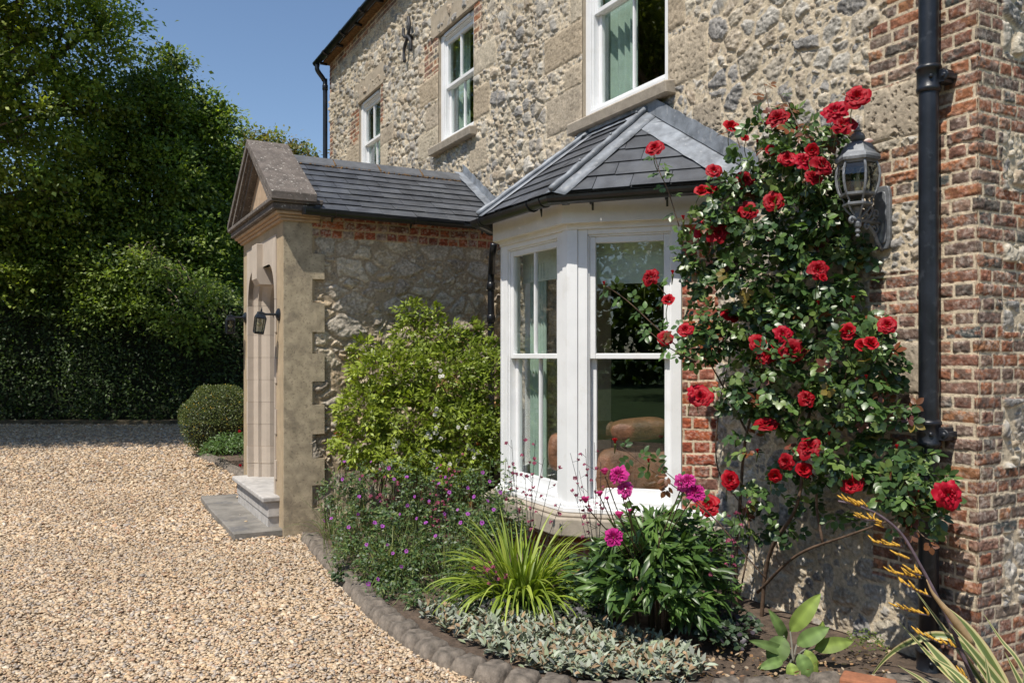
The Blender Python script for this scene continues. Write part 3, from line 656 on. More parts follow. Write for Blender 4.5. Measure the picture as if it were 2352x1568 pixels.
# leather armchair seen through the glass
sofa = empty('leather_armchair', (.25, 5.75, .6), 'tan leather armchair with a plump cushion seen through the bay window glass', 'armchair')
def pillow(name, c, sx, sy, sz, rot=0, par=None, tilt=0, pw=.72):
    mb = MB(); n, m = 24, 12; vs = []
    for i in range(m+1):
        a = -math.pi/2+math.pi*i/m
        for k in range(n):
            b = 2*math.pi*k/n; f = lambda q, e: math.copysign(abs(q)**e, q)
            x, y, z = f(math.cos(a), pw)*f(math.cos(b), pw)*sx, f(math.cos(a), pw)*f(math.sin(b), pw)*sy, f(math.sin(a), .8)*sz
            z += .012*math.sin(x*9+y*6)
            y2, z2 = y*math.cos(tilt)-z*math.sin(tilt), y*math.sin(tilt)+z*math.cos(tilt)
            vs.append((c[0]+x*math.cos(rot)-y2*math.sin(rot), c[1]+x*math.sin(rot)+y2*math.cos(rot), c[2]+z2))
    mb.add(vs, [(i*n+k, i*n+(k+1) % n, (i+1)*n+(k+1) % n, (i+1)*n+k) for i in range(m) for k in range(n)]); return mb.build(name, M['leather'], par, smooth=True)
ro = -.5
q = P(1500, 1098, d=6.52); pillow('seat', q, .50, .17, .25, ro, sofa, pw=.33)
q = P(1468, 985, d=6.42); pillow('cushion', q, .23, .10, .08, ro, sofa, .15, pw=.5)
q = P(1385, 988, d=6.6); pillow('arm_cushion', q, .12, .10, .075, ro, sofa)
q = P(1292, 1035, d=6.75); pillow('arm', q, .12, .10, .15, ro, sofa, pw=.45)
# ------------------------------------------------------------------ porch
porch = empty('porch', (-2.39, 8.86, 0), 'stone entrance porch with pointed pediment, slate roof and toothed rendered corner', 'porch')
PX0 = -2.39; Y0 = 7.89; Y1 = 9.83; YM = 8.86
def porchwall(U, V):
    PAL = [(.47, .38, .265), (.51, .43, .315), (.41, .35, .275), (.54, .46, .345), (.42, .37, .30), (.50, .385, .25), (.33, .275, .215)]
    W = U+.14*(fbm(U/.3, V/.3, 2, 3)-.5); X = V+.08*(fbm(U/.25+9, V/.25, 4, 3)-.5)
    H, C = flint(W, X, .15, 7, 1.6, .05, pal=PAL, hs=.17, mort=np.array([.33, .26, .18]), small=.7); up_ = sst(1.95, 2.25, V); H = H*(1-.15*up_)
    lo = (1-sst(1.9, 2.3, V))*sst(.7, 1.7, U)*sst(.55, .66, fbm(U/.15, V/.1, 5, 4))*.7
    C = C*(1-lo[..., None])+np.array([.42, .21, .035])*lo[..., None]
    up = sst(2.0, 2.3, V)[..., None]; C = C*(1+.05*up)  # colour raised on the shaded upper wall in place of missing fill light
    b = V > 2.845; Hb, Cb = brick(U, V-2.845, 2, ch=.085, pal=BR_RED+[(.36, .27, .22)], bloom=.5, header=False, mort=np.array([.42, .32, .2])); Hh, Ch = brick(U, V-2.845, 2, ch=.085, pal=BR_RED+[(.36, .27, .22)], bloom=.5, header=True, mort=np.array([.42, .32, .2]))
    h2 = V < 2.93; Hb = np.where(h2, Hh, Hb+.02); Cb = np.where(h2[..., None], Ch, Cb)
    return np.where(b, Hb+.015, H), np.where(b[..., None], Cb, C)
Vv, Ff, Cc = sheet((-2.15, Y0+.02, 0), (1, 0, 0), (0, 0, 1), (0, -1, 0), np.arange(0, 2.15, .0085), np.concatenate([np.arange(0, .6, .03), np.arange(.6, 3.09, .0085)]), porchwall)
np_mesh('side_wall', Vv, Ff, M['wall'], porch, Cc, smooth=True)
mb = MB(); mb.bb(-2.15, 0, Y0+.05, Y0+.3, 0, 3.05); mb.bb(-2.15, 0, Y1-.3, Y1-.02, 0, 3.05); mb.build('side_wall_core', M['render'], porch)
# toothed corner pilaster (side face) as extruded outline
def SX(px): r = ray(px, 0); return -4.2+r[0]*(Y0/r[1])
def SZ(py, px=700): r = ray(px, py); return 1.7+r[2]*(Y0/r[1])
xa, xb = SX(716), SX(744)
pat = [(480, 582, 0), (582, 640, 1), (640, 695, 0), (695, 762, 1), (762, 812, 0), (812, 876, 1), (876, 930, 0), (930, 997, 1), (997, 1053, 0), (1053, 1115, 1), (1115, 1168, 0), (1168, 1235, 1)]
out = [(PX0, 3.09), ]
for (a, b, w) in pat:
    x = xb if w else xa; out += [(x, SZ(a) if a > 480 else 3.09), (x, max(SZ(b), 0))]
out[-1] = (out[-1][0], 0); out += [(PX0, 0)]
mb = MB(); mb.prism([(x, Y0-.022, z) for x, z in out], (0, .26, 0)) if False else mb.prism([(x if x > PX0 else PX0+.004, Y0-.022, z) for x, z in out], (0, .26, 0)); mb.build('quoin_pilaster', M['render'], porch)
# front wall: arch outline helper
def arch(yc, hw_, zs, zt, rr, n=8):     # from bottom left up and over to bottom right: points (y,z)
    pts = [(yc+hw_, .0), (yc+hw_, zs)]
    for i in range(1, n+1):
        a = math.pi/2*i/n; pts.append((yc+hw_-rr+rr*math.cos(a), zs+(zt-zs)*math.sin(a)))
    pts2 = [(2*yc-y, z) for y, z in pts[::-1]]
    return pts+pts2
def archring(mb, outer, inner, x0, x1):    # ring between two outlines with equal counts
    n = len(outer)
    for i in range(n-1):
        a, b = outer[i], outer[i+1]; c, d = inner[i+1], inner[i]
        mb.prism([(x0, a[0], a[1]), (x0, b[0], b[1]), (x0, c[0], c[1]), (x0, d[0], d[1])], (x1-x0, 0, 0))
ohw = .66; 
def rect_outline(n=8):
    pts = [(Y1, 0), (Y1, 2.3)]+[(Y1-(Y1-YM)*max(0, (i-3))/(n-3) if i > 3 else Y1, min(3.0, 2.3+.7*i/3) if i <= 3 else 3.0) for i in range(1, n+1)]
    p2 = [(2*YM-y, z) for y, z in pts[::-1]]; return pts+p2
mb = MB(); ring_in = arch(YM, ohw+.022, 2.28, 2.80, .3)
archring(mb, rect_outline(), ring_in, PX0, PX0+.3); fwp = mb.build('front_wall', M['renderf'], porch)
zb = .34
mb = MB()
steps = [(ohw+.0, 2.80, -.010, .30), (ohw-.045, 2.745, .055, .30), (ohw-.09, 2.70, .055, .30), (ohw-.125, 2.65, .13, .30), (ohw-.16, 2.60, .2, .30), (ohw-.19, 2.57, .3, .30)]
# stepped moulded jamb in coursed blocks
courses = [zb, zb+.17, zb+.36]+[zb+.36+.247*k for k in range(1, 7)]
courses = [c for c in courses if c < 2.05]+[2.26]
def jamb(mb, sgn):
    prof = [(0, -.012), (.0, .05), (.035, .085), (.075, .085), (.075, .12), (.115, .165), (.135, .20), (.135, .3)]    # (inset from opening edge, depth x)
    for i in range(len(courses)-1):
        z0, z1 = courses[i], courses[i+1]-.006; lo = i < 2
        po = []
        for a, d in prof:
            if lo: a = max(a, .0)+.02*(1 if i == 0 else .5); 
            po.append((PX0+d, YM+sgn*(ohw-a), z0))
        po += [(PX0+.3, YM+sgn*(ohw+.03), z0), (PX0-.012, YM+sgn*(ohw+(.075 if i % 2 else .035)), z0)]
        mb.prism(po, (0, 0, z1-z0))
        mj = [(PX0+d+.0015, YM+sgn*(ohw-a+.0015), z1) for a, d in prof]+[(PX0+.3, YM+sgn*(ohw+.03), z1), (PX0+.0, YM+sgn*(ohw+.03), z1)]
        mb.prism(mj, (0, 0, .006))
jamb(mb, 1); mb.build('moulded_jamb', M['ashlar'], porch)
mb = MB(); jamb(mb, -1); mb.build('moulded_jamb', M['ashlar'], porch)
mb = MB(); n0 = 10
def head(ins, zt, zs=2.26, rr=.26): return arch(YM, ohw-ins, zs, zt, rr)[1:-1]
ins_ = [(.0, -.012, 2.62), (.0, .05, 2.62), (.035, .085, 2.585), (.075, .085, 2.55), (.075, .12, 2.55), (.115, .165, 2.51), (.135, .2, 2.49), (.135, .3, 2.49)]
for (a0, d0, t0), (a1, d1, t1) in zip(ins_[:-1], ins_[1:]):
    p0 = head(a0, t0); p1 = head(a1, t1); k = len(p0)
    mb.add([(PX0+d0, y, z) for y, z in p0]+[(PX0+d1, y, z) for y, z in p1], [(i, i+1, k+i+1, k+i) for i in range(k-1)])
p0 = head(0, 2.62); outp = [(YM+ohw+.06, 2.26)]*2+[(YM+ohw+.06, 2.26+.62*min(1, i/3)) if i <= 3 else (YM+(ohw+.06)*(1-(i-3)/6), 2.88) for i in range(1, 8)]; outp = (outp+[(2*YM-y, z) for y, z in outp[::-1]])
k = min(len(p0), len(outp)); 
for i in range(k-1):
    mb.prism([(PX0-.012, *outp[i]), (PX0-.012, *outp[i+1]), (PX0-.012, *p0[i+1]), (PX0-.012, *p0[i])], (.05, 0, 0))
mb.build('arched_head', M['ashlar'], porch)
mb = MB(); mb.prism([(PX0-.013, YM-.12, 2.86), (PX0-.075, YM-.12, 2.86), (PX0-.075, YM-.12, 2.50), (PX0-.04, YM-.12, 2.44), (PX0+.12, YM-.12, 2.44), (PX0+.12, YM-.12, 2.86)], (0, .24, 0)); mb.build('keystone', M['ashlar'], porch, bevel=.004)
# dark inner porch: door, ceiling, floor
mb = MB(); mb.bb(-.45, -.40, Y0+.3, Y1-.3, .3, 3.0); mb.bb(-2.09, -.4, Y0+.3, Y1-.3, 2.93, 2.98); mb.bb(-2.09, -.4, Y0+.27, Y0+.3, .3, 3); mb.bb(-2.09, -.4, Y1-.3, Y1-.27, .3, 3); mb.build('inner_lining', M['renderf'], porch)
mb = MB(); mb.bb(-2.5, -.4, YM-.82, YM+.78, .16, .31); mb.bb(-2.55, -.4, YM-.84, YM+.80, .31, .36); mb.build('doorstep', M['yorkstep'], porch, bevel=.012, seg=2)
mb = MB(); mb.bb(-2.49, -2.3, YM-.80, YM+.76, .0, .16); mb.build('step_riser', M['yorkstep'], porch)
mb = MB(); mb.prism([(-2.83, 7.93, .0), (-2.83, 9.3, .0), (-2.80, 10.25, 0), (-2.4, 10.2, 0), (-2.38, 7.9, 0)], (0, 0, .07)); tag(mb.build('stone_slab', M['slab'], None, bevel=.01), 'worn dark slate slab lying in the gravel at the foot of the porch step', 'stone slab')
# cornice and pediment
def moulding(mb, path, prof, sides): mb.sweep(path, prof, sides)
cz = 2.99
def rings(mb, d, z0, z1, xb=-2.05):      # U-shaped band round the porch front, projecting d
    mb.prism([(PX0-d, Y0-.022-d, z0), (PX0-d, Y1+.02+d, z0), (xb, Y1+.02+d, z0), (xb, Y0-.022-d, z0)], (0, 0, z1-z0))
mb = MB(); rings(mb, .03, 2.975, 3.005); rings(mb, .055, 3.005, 3.03); rings(mb, .085, 3.03, 3.06)
mb.build('bed_moulding', M['mould'], porch, bevel=.009, seg=2)
mb = MB(); rings(mb, .12, 3.06, 3.125); rings(mb, .15, 3.125, 3.17); mb.build('cornice', M['coping'], porch, bevel=.008)
xf, xk = PX0-.15, -2.115
zap = 3.95; zlo = 3.22; yl, yr = Y0-.19, Y1+.19
mb = MB()
for sg in (1, -1):
    ye = yl if sg > 0 else yr
    mb.prism([(xf, YM, zap), (xf, ye, zlo), (xf, ye, zlo-.075), (xf, YM, zap-.085)], (xk-xf, 0, 0))
mb.build('coping_slab', M['coping'], porch, bevel=.004)
mb = MB()
for (dx, off, th) in ((.02, .085, .045), (.05, .13, .04), (.075, .17, .05)):
    for sg in (1, -1):
        ye = (yl+off*1.2) if sg > 0 else (yr-off*1.2)
        mb.prism([(xf+dx, YM, zap-off), (xf+dx, ye, zlo-.085+.0), (xf+dx, ye+sg*th*1.8, zlo-.085), (xf+dx, YM, zap-off-th)], (xk-xf-dx-.02, 0, 0))
mb.build('raking_moulding', M['coping'], porch)
mb = MB(); mb.prism([(PX0+.0, YM, zap-.15), (PX0+.0, Y0+.0, 3.17), (PX0+.0, Y1, 3.17)], (.25, 0, 0)); mb.build('tympanum', M['mould'], porch)
# roof
ER = 3.085; ZR_ = 3.80
a = np.array([xk-.02, Y0-.15, ER]); b = np.array([.0, Y0-.15, ER]); c = np.array([.0, YM, ZR_]); d = np.array([xk-.02, YM, ZR_])
slates('slate_slope', [a, b, c, d], .148, .34, porch, 11)
slates('slate_slope', [np.array([0, Y1+.15, ER]), np.array([xk-.02, Y1+.15, ER]), np.array([xk-.02, YM, ZR_]), np.array([0, YM, ZR_])], .118, .30, porch, 12)
mb = MB(); L_ = (-.12-(xk-.02))/4.0
for i in range(4):
    x0 = xk-.02+i*L_; mb.prism([(x0+.006, YM-.125, ZR_-.062), (x0+.006, YM-.118, ZR_-.045), (x0+.006, YM-.015, ZR_+.045), (x0+.006, YM+.015, ZR_+.045), (x0+.006, YM+.125, ZR_-.05), (x0+.006, YM+.1, ZR_-.06), (x0+.006, YM, ZR_+.015), (x0+.006, YM-.1, ZR_-.065)], (L_-.012, 0, 0))
mb.build('ridge_tile', M['ridge'], porch, bevel=.004)
rs = random.Random(4); mb = MB()
for i in range(260):
    x = rs.uniform(xk, -.12); j = rs.choice((0, 1)); mb.sphere((x, YM-.125-rs.uniform(-.004, .016), ZR_-.075+rs.uniform(-.012, .008)), rs.uniform(.006, .015), 6, 4)
for i in range(1, 4):
    x0 = xk-.02+i*L_
    for t in np.linspace(0, 1, 14): mb.sphere((x0+rs.uniform(-.006, .006), YM-.12+.12*t, ZR_-.05+.09*t), rs.uniform(.008, .013), 6, 4)
mb.build('mossy_mortar', M['moss'], porch, smooth=True)
mb = MB(); nP = nrm(a, b, c); dd = (c-b)/np.linalg.norm(c-b)
aa = [q+nP*.03 for q in wav(b-dd*.03, c+dd*.1, 16, .006, nP)]; ff = [q+np.array([-.15+.008*math.sin(i*2.2), 0, 0]) for i, q in enumerate(aa)]; strip(mb, aa, ff, nP)
ba = [q+np.array([-.034, 0, -.012]) for q in aa]; tt = [q+np.array([-.004, 0, .12+.01*math.sin(i*2.7)]) for i, q in enumerate(ba)]; strip(mb, ba, tt, (-1, 0, 0))
mb.build('lead_flashing', M['lead'], porch); mb = MB()
e0 = a+np.array([.015, 0, 0]); aa = [q+nP*.028 for q in wav(e0, e0+(d-a), 12, .004, nP)]; ff = [q+np.array([.05, 0, 0]) for q in aa]; strip(mb, aa, ff, nP)
mb.build('lead_flashing', M['lead'], porch)
mb = MB(); gy = Y0-.205; gz = ER-.015
mb.sweep([(xk-.13, gy, gz), (-.62, gy, gz)], gprof(.055), [(0, -1, 0)]*2); mb.box((xk-.13, gy, gz-.02), (.006, .108, .06))
for x in (-1.95, -1.15, -.35): 
    ps = [np.array([x, gy, gz])+np.array([0, -.061*math.cos(t), .061*math.sin(t)]) for t in np.linspace(2*math.pi, math.pi, 8)]; mb.tube(ps, .006, 6); mb.prism([(x-.008, gy+.05, gz-.03), (x-.008, gy+.1, gz-.09), (x-.008, gy+.1, gz)], (.016, 0, 0))
mb.build('gutter', M['blackpl'], porch)
mb = MB(); mb.bb(xk, 0, Y0-.16, Y0-.0, ER-.045, ER-.02); mb.build('soffit', M['dark'], porch)
# ------------------------------------------------------------------ porch lanterns
def lantern(p, tilt, label):
    r0 = empty('wall_lantern', p, label, 'wall lantern')
    mb = MB(); ax = [(0, 1, 0), (0, 0, 1), (-1, 0, 0)]
    mb.lathe(p, [(.06, 0), (.06, .012), (.045, .02), (.03, .03), (.012, .035)], 18, ax=ax); mb.tube([(p[0]-.02, p[1], p[2]), (p[0]-.17, p[1], p[2])], .011, 10)
    mb.build('wall_plate', M['black'], r0, smooth=False)
    T = Matrix.Translation((p[0]-.17, p[1], p[2])) @ Matrix.Rotation(tilt, 4, 'X') @ Matrix.Rotation(tilt*.6, 4, 'Y') @ Matrix.Scale(.86, 4)
    def put(mb, nm, mt, par, **k):
        mb.v = [tuple(T @ Vector(v)) for v in mb.v]; return mb.build(nm, mt, par, **k)
    mb = MB(); q = math.pi/4; n = 4
    mb.lathe((0, 0, 0), [(.075, -.045), (.078, -.035), (.055, .0), (.052, .02), (.02, .028), (.008, .035), (.014, .045), (.006, .055), (.004, .08)], 4, off=q)
    mb.lathe((0, 0, 0), [(.066, -.218), (.07, -.21), (.07, -.20), (.05, -.198)], 4, off=q)
    for k in range(4):
        a = q+k*math.pi/2; mb.tube([(.072*math.cos(a), .072*math.sin(a), -.04), (.064*math.cos(a), .064*math.sin(a), -.205)], .0065, 6)
    h = put(mb, 'lantern_head', M['black'], r0)
    mb = MB(); mb.lathe((0, 0, 0), [(.060, -.2), (.067, -.045)], 4, off=q); put(mb, 'glass', M['lampglass'], h)
    mb = MB(); mb.sphere((0, 0, -.11), .028, 12, 8); mb.lathe((0, 0, 0), [(.014, -.09), (.014, -.04)], 10); put(mb, 'bulb', M['bulb'], h, smooth=True)
pl = P(640, 722, x=PX0-.003); lantern((PX0-.001, 8.04, 2.10), .17, 'tilted small black lantern on the near side of the porch doorway')
lantern((PX0-.001, 9.70, 2.14), .0, 'upright small black lantern on the far side of the porch doorway')
# ------------------------------------------------------------------ grey coach lantern
LX = -.24; LY = float(P(1970, 400, x=LX)[1]); lz = lambda py: float(P(1970, py, x=LX)[2])
coach = empty('coach_lantern', (0, LY, lz(545)), 'large weathered grey coach lantern on a scrolled bracket beside the roses', 'wall lantern')
mb = MB(); py_ = P(2030, 480, x=-.03)[1]
yb = LY+.0
zc = 2.50
out = []
for k in range(24):
    a = 2*math.pi*k/24; w_ = .055; hh = .185
    out.append((-.012, yb+w_*math.copysign(abs(math.cos(a))**.35, math.cos(a)), zc+hh*math.copysign(abs(math.sin(a))**.55, math.sin(a))))
mb.prism(out, (-.025, 0, 0)); mb.prism([(-.037, yb+(p[1]-yb)*.7, zc+(p[2]-zc)*.82) for p in out], (-.012, 0, 0))
mb.build('backplate', M['greymetal'], coach, bevel=.004)
Zt = lz
mb = MB(); q8 = math.pi/8
mb.lathe((LX, LY, 0), [(.118, Zt(372)), (.122, Zt(366)), (.118, Zt(360)), (.098, Zt(354)), (.085, Zt(342)), (.072, Zt(333)), (.045, Zt(328)), (.03, Zt(326))], 6)
mb.lathe((LX, LY, 0), [(.022, Zt(328)), (.038, Zt(322)), (.041, Zt(315)), (.032, Zt(308)), (.016, Zt(304)), (.024, Zt(301)), (.012, Zt(297)), (.01, Zt(290)), (.013, Zt(287)), (.006, Zt(281)), (.003, Zt(275))], 14)
mb.lathe((LX, LY, 0), [(.10, Zt(378)), (.106, Zt(372)), (.095, Zt(368))], 6)
gl = [(.098, Zt(375)), (.112, Zt(390)), (.116, Zt(405)), (.112, Zt(422)), (.100, Zt(440)), (.088, Zt(450))]
for k in range(6):
    a = 2*math.pi*k/6; mb.tube([(LX+(r+.001)*math.cos(a), LY+(r+.001)*math.sin(a), z) for r, z in gl], .0075, 6)
mb.lathe((LX, LY, 0), [(.086, Zt(452)), (.096, Zt(450)), (.098, Zt(445)), (.088, Zt(444))], 6)
mb.lathe((LX, LY, 0), [(.072, Zt(474)), (.082, Zt(472)), (.083, Zt(468)), (.07, Zt(466))], 6)
for k in range(6):
    a = 2*math.pi*k/6; c_, s_ = math.cos(a), math.sin(a)
    mb.tube([(LX+.09*c_, LY+.09*s_, Zt(450)), (LX+.07*c_, LY+.07*s_, Zt(462)), (LX+.076*c_, LY+.076*s_, Zt(470)), (LX+.06*c_, LY+.06*s_, Zt(482)), (LX+.018*c_, LY+.018*s_, Zt(500))], .006, 6)
mb.lathe((LX, LY, 0), [(.004, Zt(545)), (.012, Zt(542)), (.008, Zt(537)), (.016, Zt(532)), (.011, Zt(526)), (.02, Zt(520)), (.022, Zt(512)), (.016, Zt(505)), (.024, Zt(500)), (.02, Zt(490)), (.03, Zt(476))], 12)
mb.build('lantern_frame', M['greymetal'], coach)
mb = MB(); mb.lathe((LX, LY, 0), [(r-.006, z) for r, z in gl[::-1]], 6); mb.build('glass', M['lampglass'], coach)
mb = MB(); mb.lathe((LX, LY, 0), [(.018, Zt(450)), (.018, Zt(425)), (.01, Zt(410)), (.004, Zt(395))], 10); mb.build('bulb', M['bulb'], coach, smooth=True)
mb = MB(); za = Zt(505)
mb.tube([(-.03, LY, za-.005), (LX, LY, za), (LX-.05, LY, za+.01)], .011, 8)
def scroll(c, r0, turns, st, sgn=1, rr=.0075, n=26):
    pts = []
    for i in range(n+1):
        t = i/n; a = st+sgn*turns*2*math.pi*t; r = r0*(1-.8*t); pts.append((c[0]+r*math.cos(a), LY, c[1]+r*math.sin(a)))
    mb.tube(pts, [rr*(1-.3*i/n) for i in range(n+1)], 7)
scroll((-.14, za+.05), .045, 1.3, -1.4); scroll((-.085, za+.045), .032, 1.2, -1.6, -1); scroll((-.10, za-.04), .035, 1.2, 1.4, -1); scroll((-.165, za-.03), .022, 1.2, 1.5, 1); scroll((LX-.05, za-.008), .02, 1.1, 1.2, 1, .009); scroll((LX+.055, za+.03), .026, 1.2, -1.5, 1)
mb.tube(bez([(-.03, LY, za-.16), (-.07, LY, za-.12), (-.10, LY, za-.07), (-.16, LY, za-.02)], 6), .012, 8)
mb.tube(bez([(LX+.07, LY, Zt(450)), (LX+.10, LY, Zt(468)), (-.12, LY, Zt(480)), (-.16, LY, za+.01)], 6), .008, 8)
mb.build('scroll_bracket', M['greymetal'], coach, smooth=True)
# ------------------------------------------------------------------ ground, drive, bed, kerb
def CF(X, d, z=0.): return CAM*np.array([1, 1, 0])+RIGHT*X+VIEW*d+np.array([0, 0, z])
def inpoly(x, y, poly):
    c = np.zeros(np.shape(x), bool); n = len(poly)
    for i in range(n):
        (x1, y1), (x2, y2) = poly[i], poly[(i+1) % n]
        c ^= ((y1 > y) != (y2 > y)) & (x < (x2-x1)*(y-y1)/((y2-y1) if y2 != y1 else 1e-9)+x1)
    return c
mb = MB(); mb.add([(-900, -900, -.012), (900, -900, -.012), (900, 900, -.012), (-900, 900, -.012)], [(0, 1, 2, 3)]); tag(mb.build('ground', M['grass']), kind='structure')
mb = MB(); gp = [CF(-17, -3), CF(9, -3), (9, 2, 0), (9, 18, 0), CF(-2, 21.2), CF(-26, 20.4)]
mb.add([(p[0], p[1], 0) for p in gp], [tuple(range(6))]); tag(mb.build('gravel_drive', M['gravelbase']), kind='structure')
KP = [(712, 1228), (745, 1264), (800, 1322), (862, 1390), (935, 1447), (1015, 1495), (1100, 1530), (1190, 1556), (1290, 1576), (1400, 1588), (1550, 1590), (1700, 1580), (1830, 1570), (1960, 1566), (2080, 1570), (2220, 1600)]
kp = [P(a, b, z=.05) for a, b in KP]; kpath = bez([(q[0], q[1], 0) for q in kp], 12)
kxy = [(q[0], q[1]) for q in kpath]
bedpoly = kxy+[(.3, 2.2), (.3, 7.95), (-2.2, 7.95)]
us = np.arange(-3.2, .3, .03); vs = np.arange(1.6, 7.95, .03); U, V = np.meshgrid(us, vs, indexing='ij')
H = .028+.035*(fbm(U/.25, V/.25, 3, 5)-.4)+.02*(fbm(U/.05, V/.05, 5, 3)-.5)-.085*sst(-.9, -.1, U)*sst(5.2, 4.2, V)
H = np.maximum(H, .008+.006*fbm(U/.04, V/.04, 7, 3)); idx = np.arange(U.size).reshape(U.shape); F = np.stack([idx[:-1, :-1], idx[1:, :-1], idx[1:, 1:], idx[:-1, 1:]], -1)
ok = inpoly(U[:-1, :-1]+.015, V[:-1, :-1]+.015, bedpoly)
tag(np_mesh('flower_bed_soil', np.stack([U, V, H], -1).reshape(-1, 3), F[ok], M['soil'], smooth=True), kind='structure')
def setts(path, length, width, hgt, label, group, rs):
    d = np.array([np.linalg.norm(path[i+1]-path[i]) for i in range(len(path)-1)]); cum = np.concatenate([[0], np.cumsum(d)]); tot = cum[-1]; s = 0
    protos = []
    for k in range(3):
        mb = MB(); n = 9; L, W, Hh = length*.99, width, hgt
        vs = []; m = 7
        for i in range(m+1):
            for j in range(n+1):
                u, v = i/m*2-1, j/n*2-1
                e = max(abs(u)**5, 0); rv = abs(v)**3.2
                z = Hh*(1-.62*abs(v)**7)*(1-.5*abs(u)**12)+random.uniform(-.004, .004)+.008*math.sin(u*2.1+k*2)*math.cos(v*3)
                vs.append((u*L/2*(1-.03*random.random()), v*W/2*(1-.03*random.random()), z))
        fs = [(i*(n+1)+j, (i+1)*(n+1)+j, (i+1)*(n+1)+j+1, i*(n+1)+j+1) for i in range(m) for j in range(n)]
        b = len(vs); ring = [i*(n+1) for i in range(m+1)]+[m*(n+1)+j for j in range(1, n+1)]+[i*(n+1)+n for i in range(m-1, -1, -1)]+[j for j in range(n-1, 0, -1)]
        low = [(vs[r][0]*1.01, vs[r][1]*1.01, -.05) for r in ring]; vs += low; q = len(ring)
        fs += [(ring[i], b+i, b+(i+1) % q, ring[(i+1) % q]) for i in range(q)]
        me = bpy.data.meshes.new('edging_stone'); me.from_pydata(vs, [], fs); me.update(); me.materials.append(M['kerb'])
        for p in me.polygons: p.use_smooth = True
        protos.append(me)
    while s < tot-length*.5:
        i = min(np.searchsorted(cum, s+length/2)-1, len(d)-1); i = max(i, 0); t = (s+length/2-cum[i])/d[i]; p = path[i]*(1-t)+path[i+1]*t; dr = path[i+1]-path[i]
        o = bpy.data.objects.new('edging_stone', protos[rs.randrange(3)]); COL.objects.link(o)
        o.location = (p[0], p[1], rs.uniform(-.006, .006)); o.rotation_euler = (rs.uniform(-.05, .05), rs.uniform(-.04, .04), math.atan2(dr[1], dr[0])+rs.uniform(-.04, .04)+(math.pi if rs.random() < .5 else 0))
        o.scale = (rs.uniform(.97, 1.0), rs.uniform(.93, 1.05), rs.uniform(.9, 1.12)); tag(o, label, 'edging stone', group); s += length*1.07
setts(kpath, .165, .17, .085, 'worn dark stone block in the curved kerb between gravel and the flower bed', 'kerb stones round the flower bed', random.Random(3))
k2 = bez([(q[0], q[1], 0) for q in [P(460, 1040, z=.05), P(485, 1050, z=.05), P(520, 1066, z=.05), P(560, 1088, z=.05), P(600, 1110, z=.05)]], 8)
setts(k2, .22, .17, .085, 'stone block in the short kerb below the round shrub beyond the porch', 'kerb stones beyond the porch', random.Random(8))
farbed = [(q[0], q[1]) for q in k2]+[(-.5, 10.3), (-.5, 15.5), tuple(P(475, 1034, z=0)[:2])]
mb = MB(); mb.prism([(x, y, -.005) for x, y in farbed], (0, 0, .045)); tag(mb.build('far_bed_soil', M['soil']), kind='structure')
# terracotta brick in the bed edge by the pipe
q = P(1994, 1566, z=.1); mb = MB(); mb.box((q[0], q[1], .075), (.25, .13, .09), [(.5, -.86, 0), (.86, .5, 0), (0, 0, 1)])
tag(mb.build('loose_brick', pmat('loose_red_brick', (.30, .12, .06), .9, .2, 20, .6, 60), bevel=.012, seg=2), 'pale red brick laid flat at the foot of the black downpipe', 'brick')
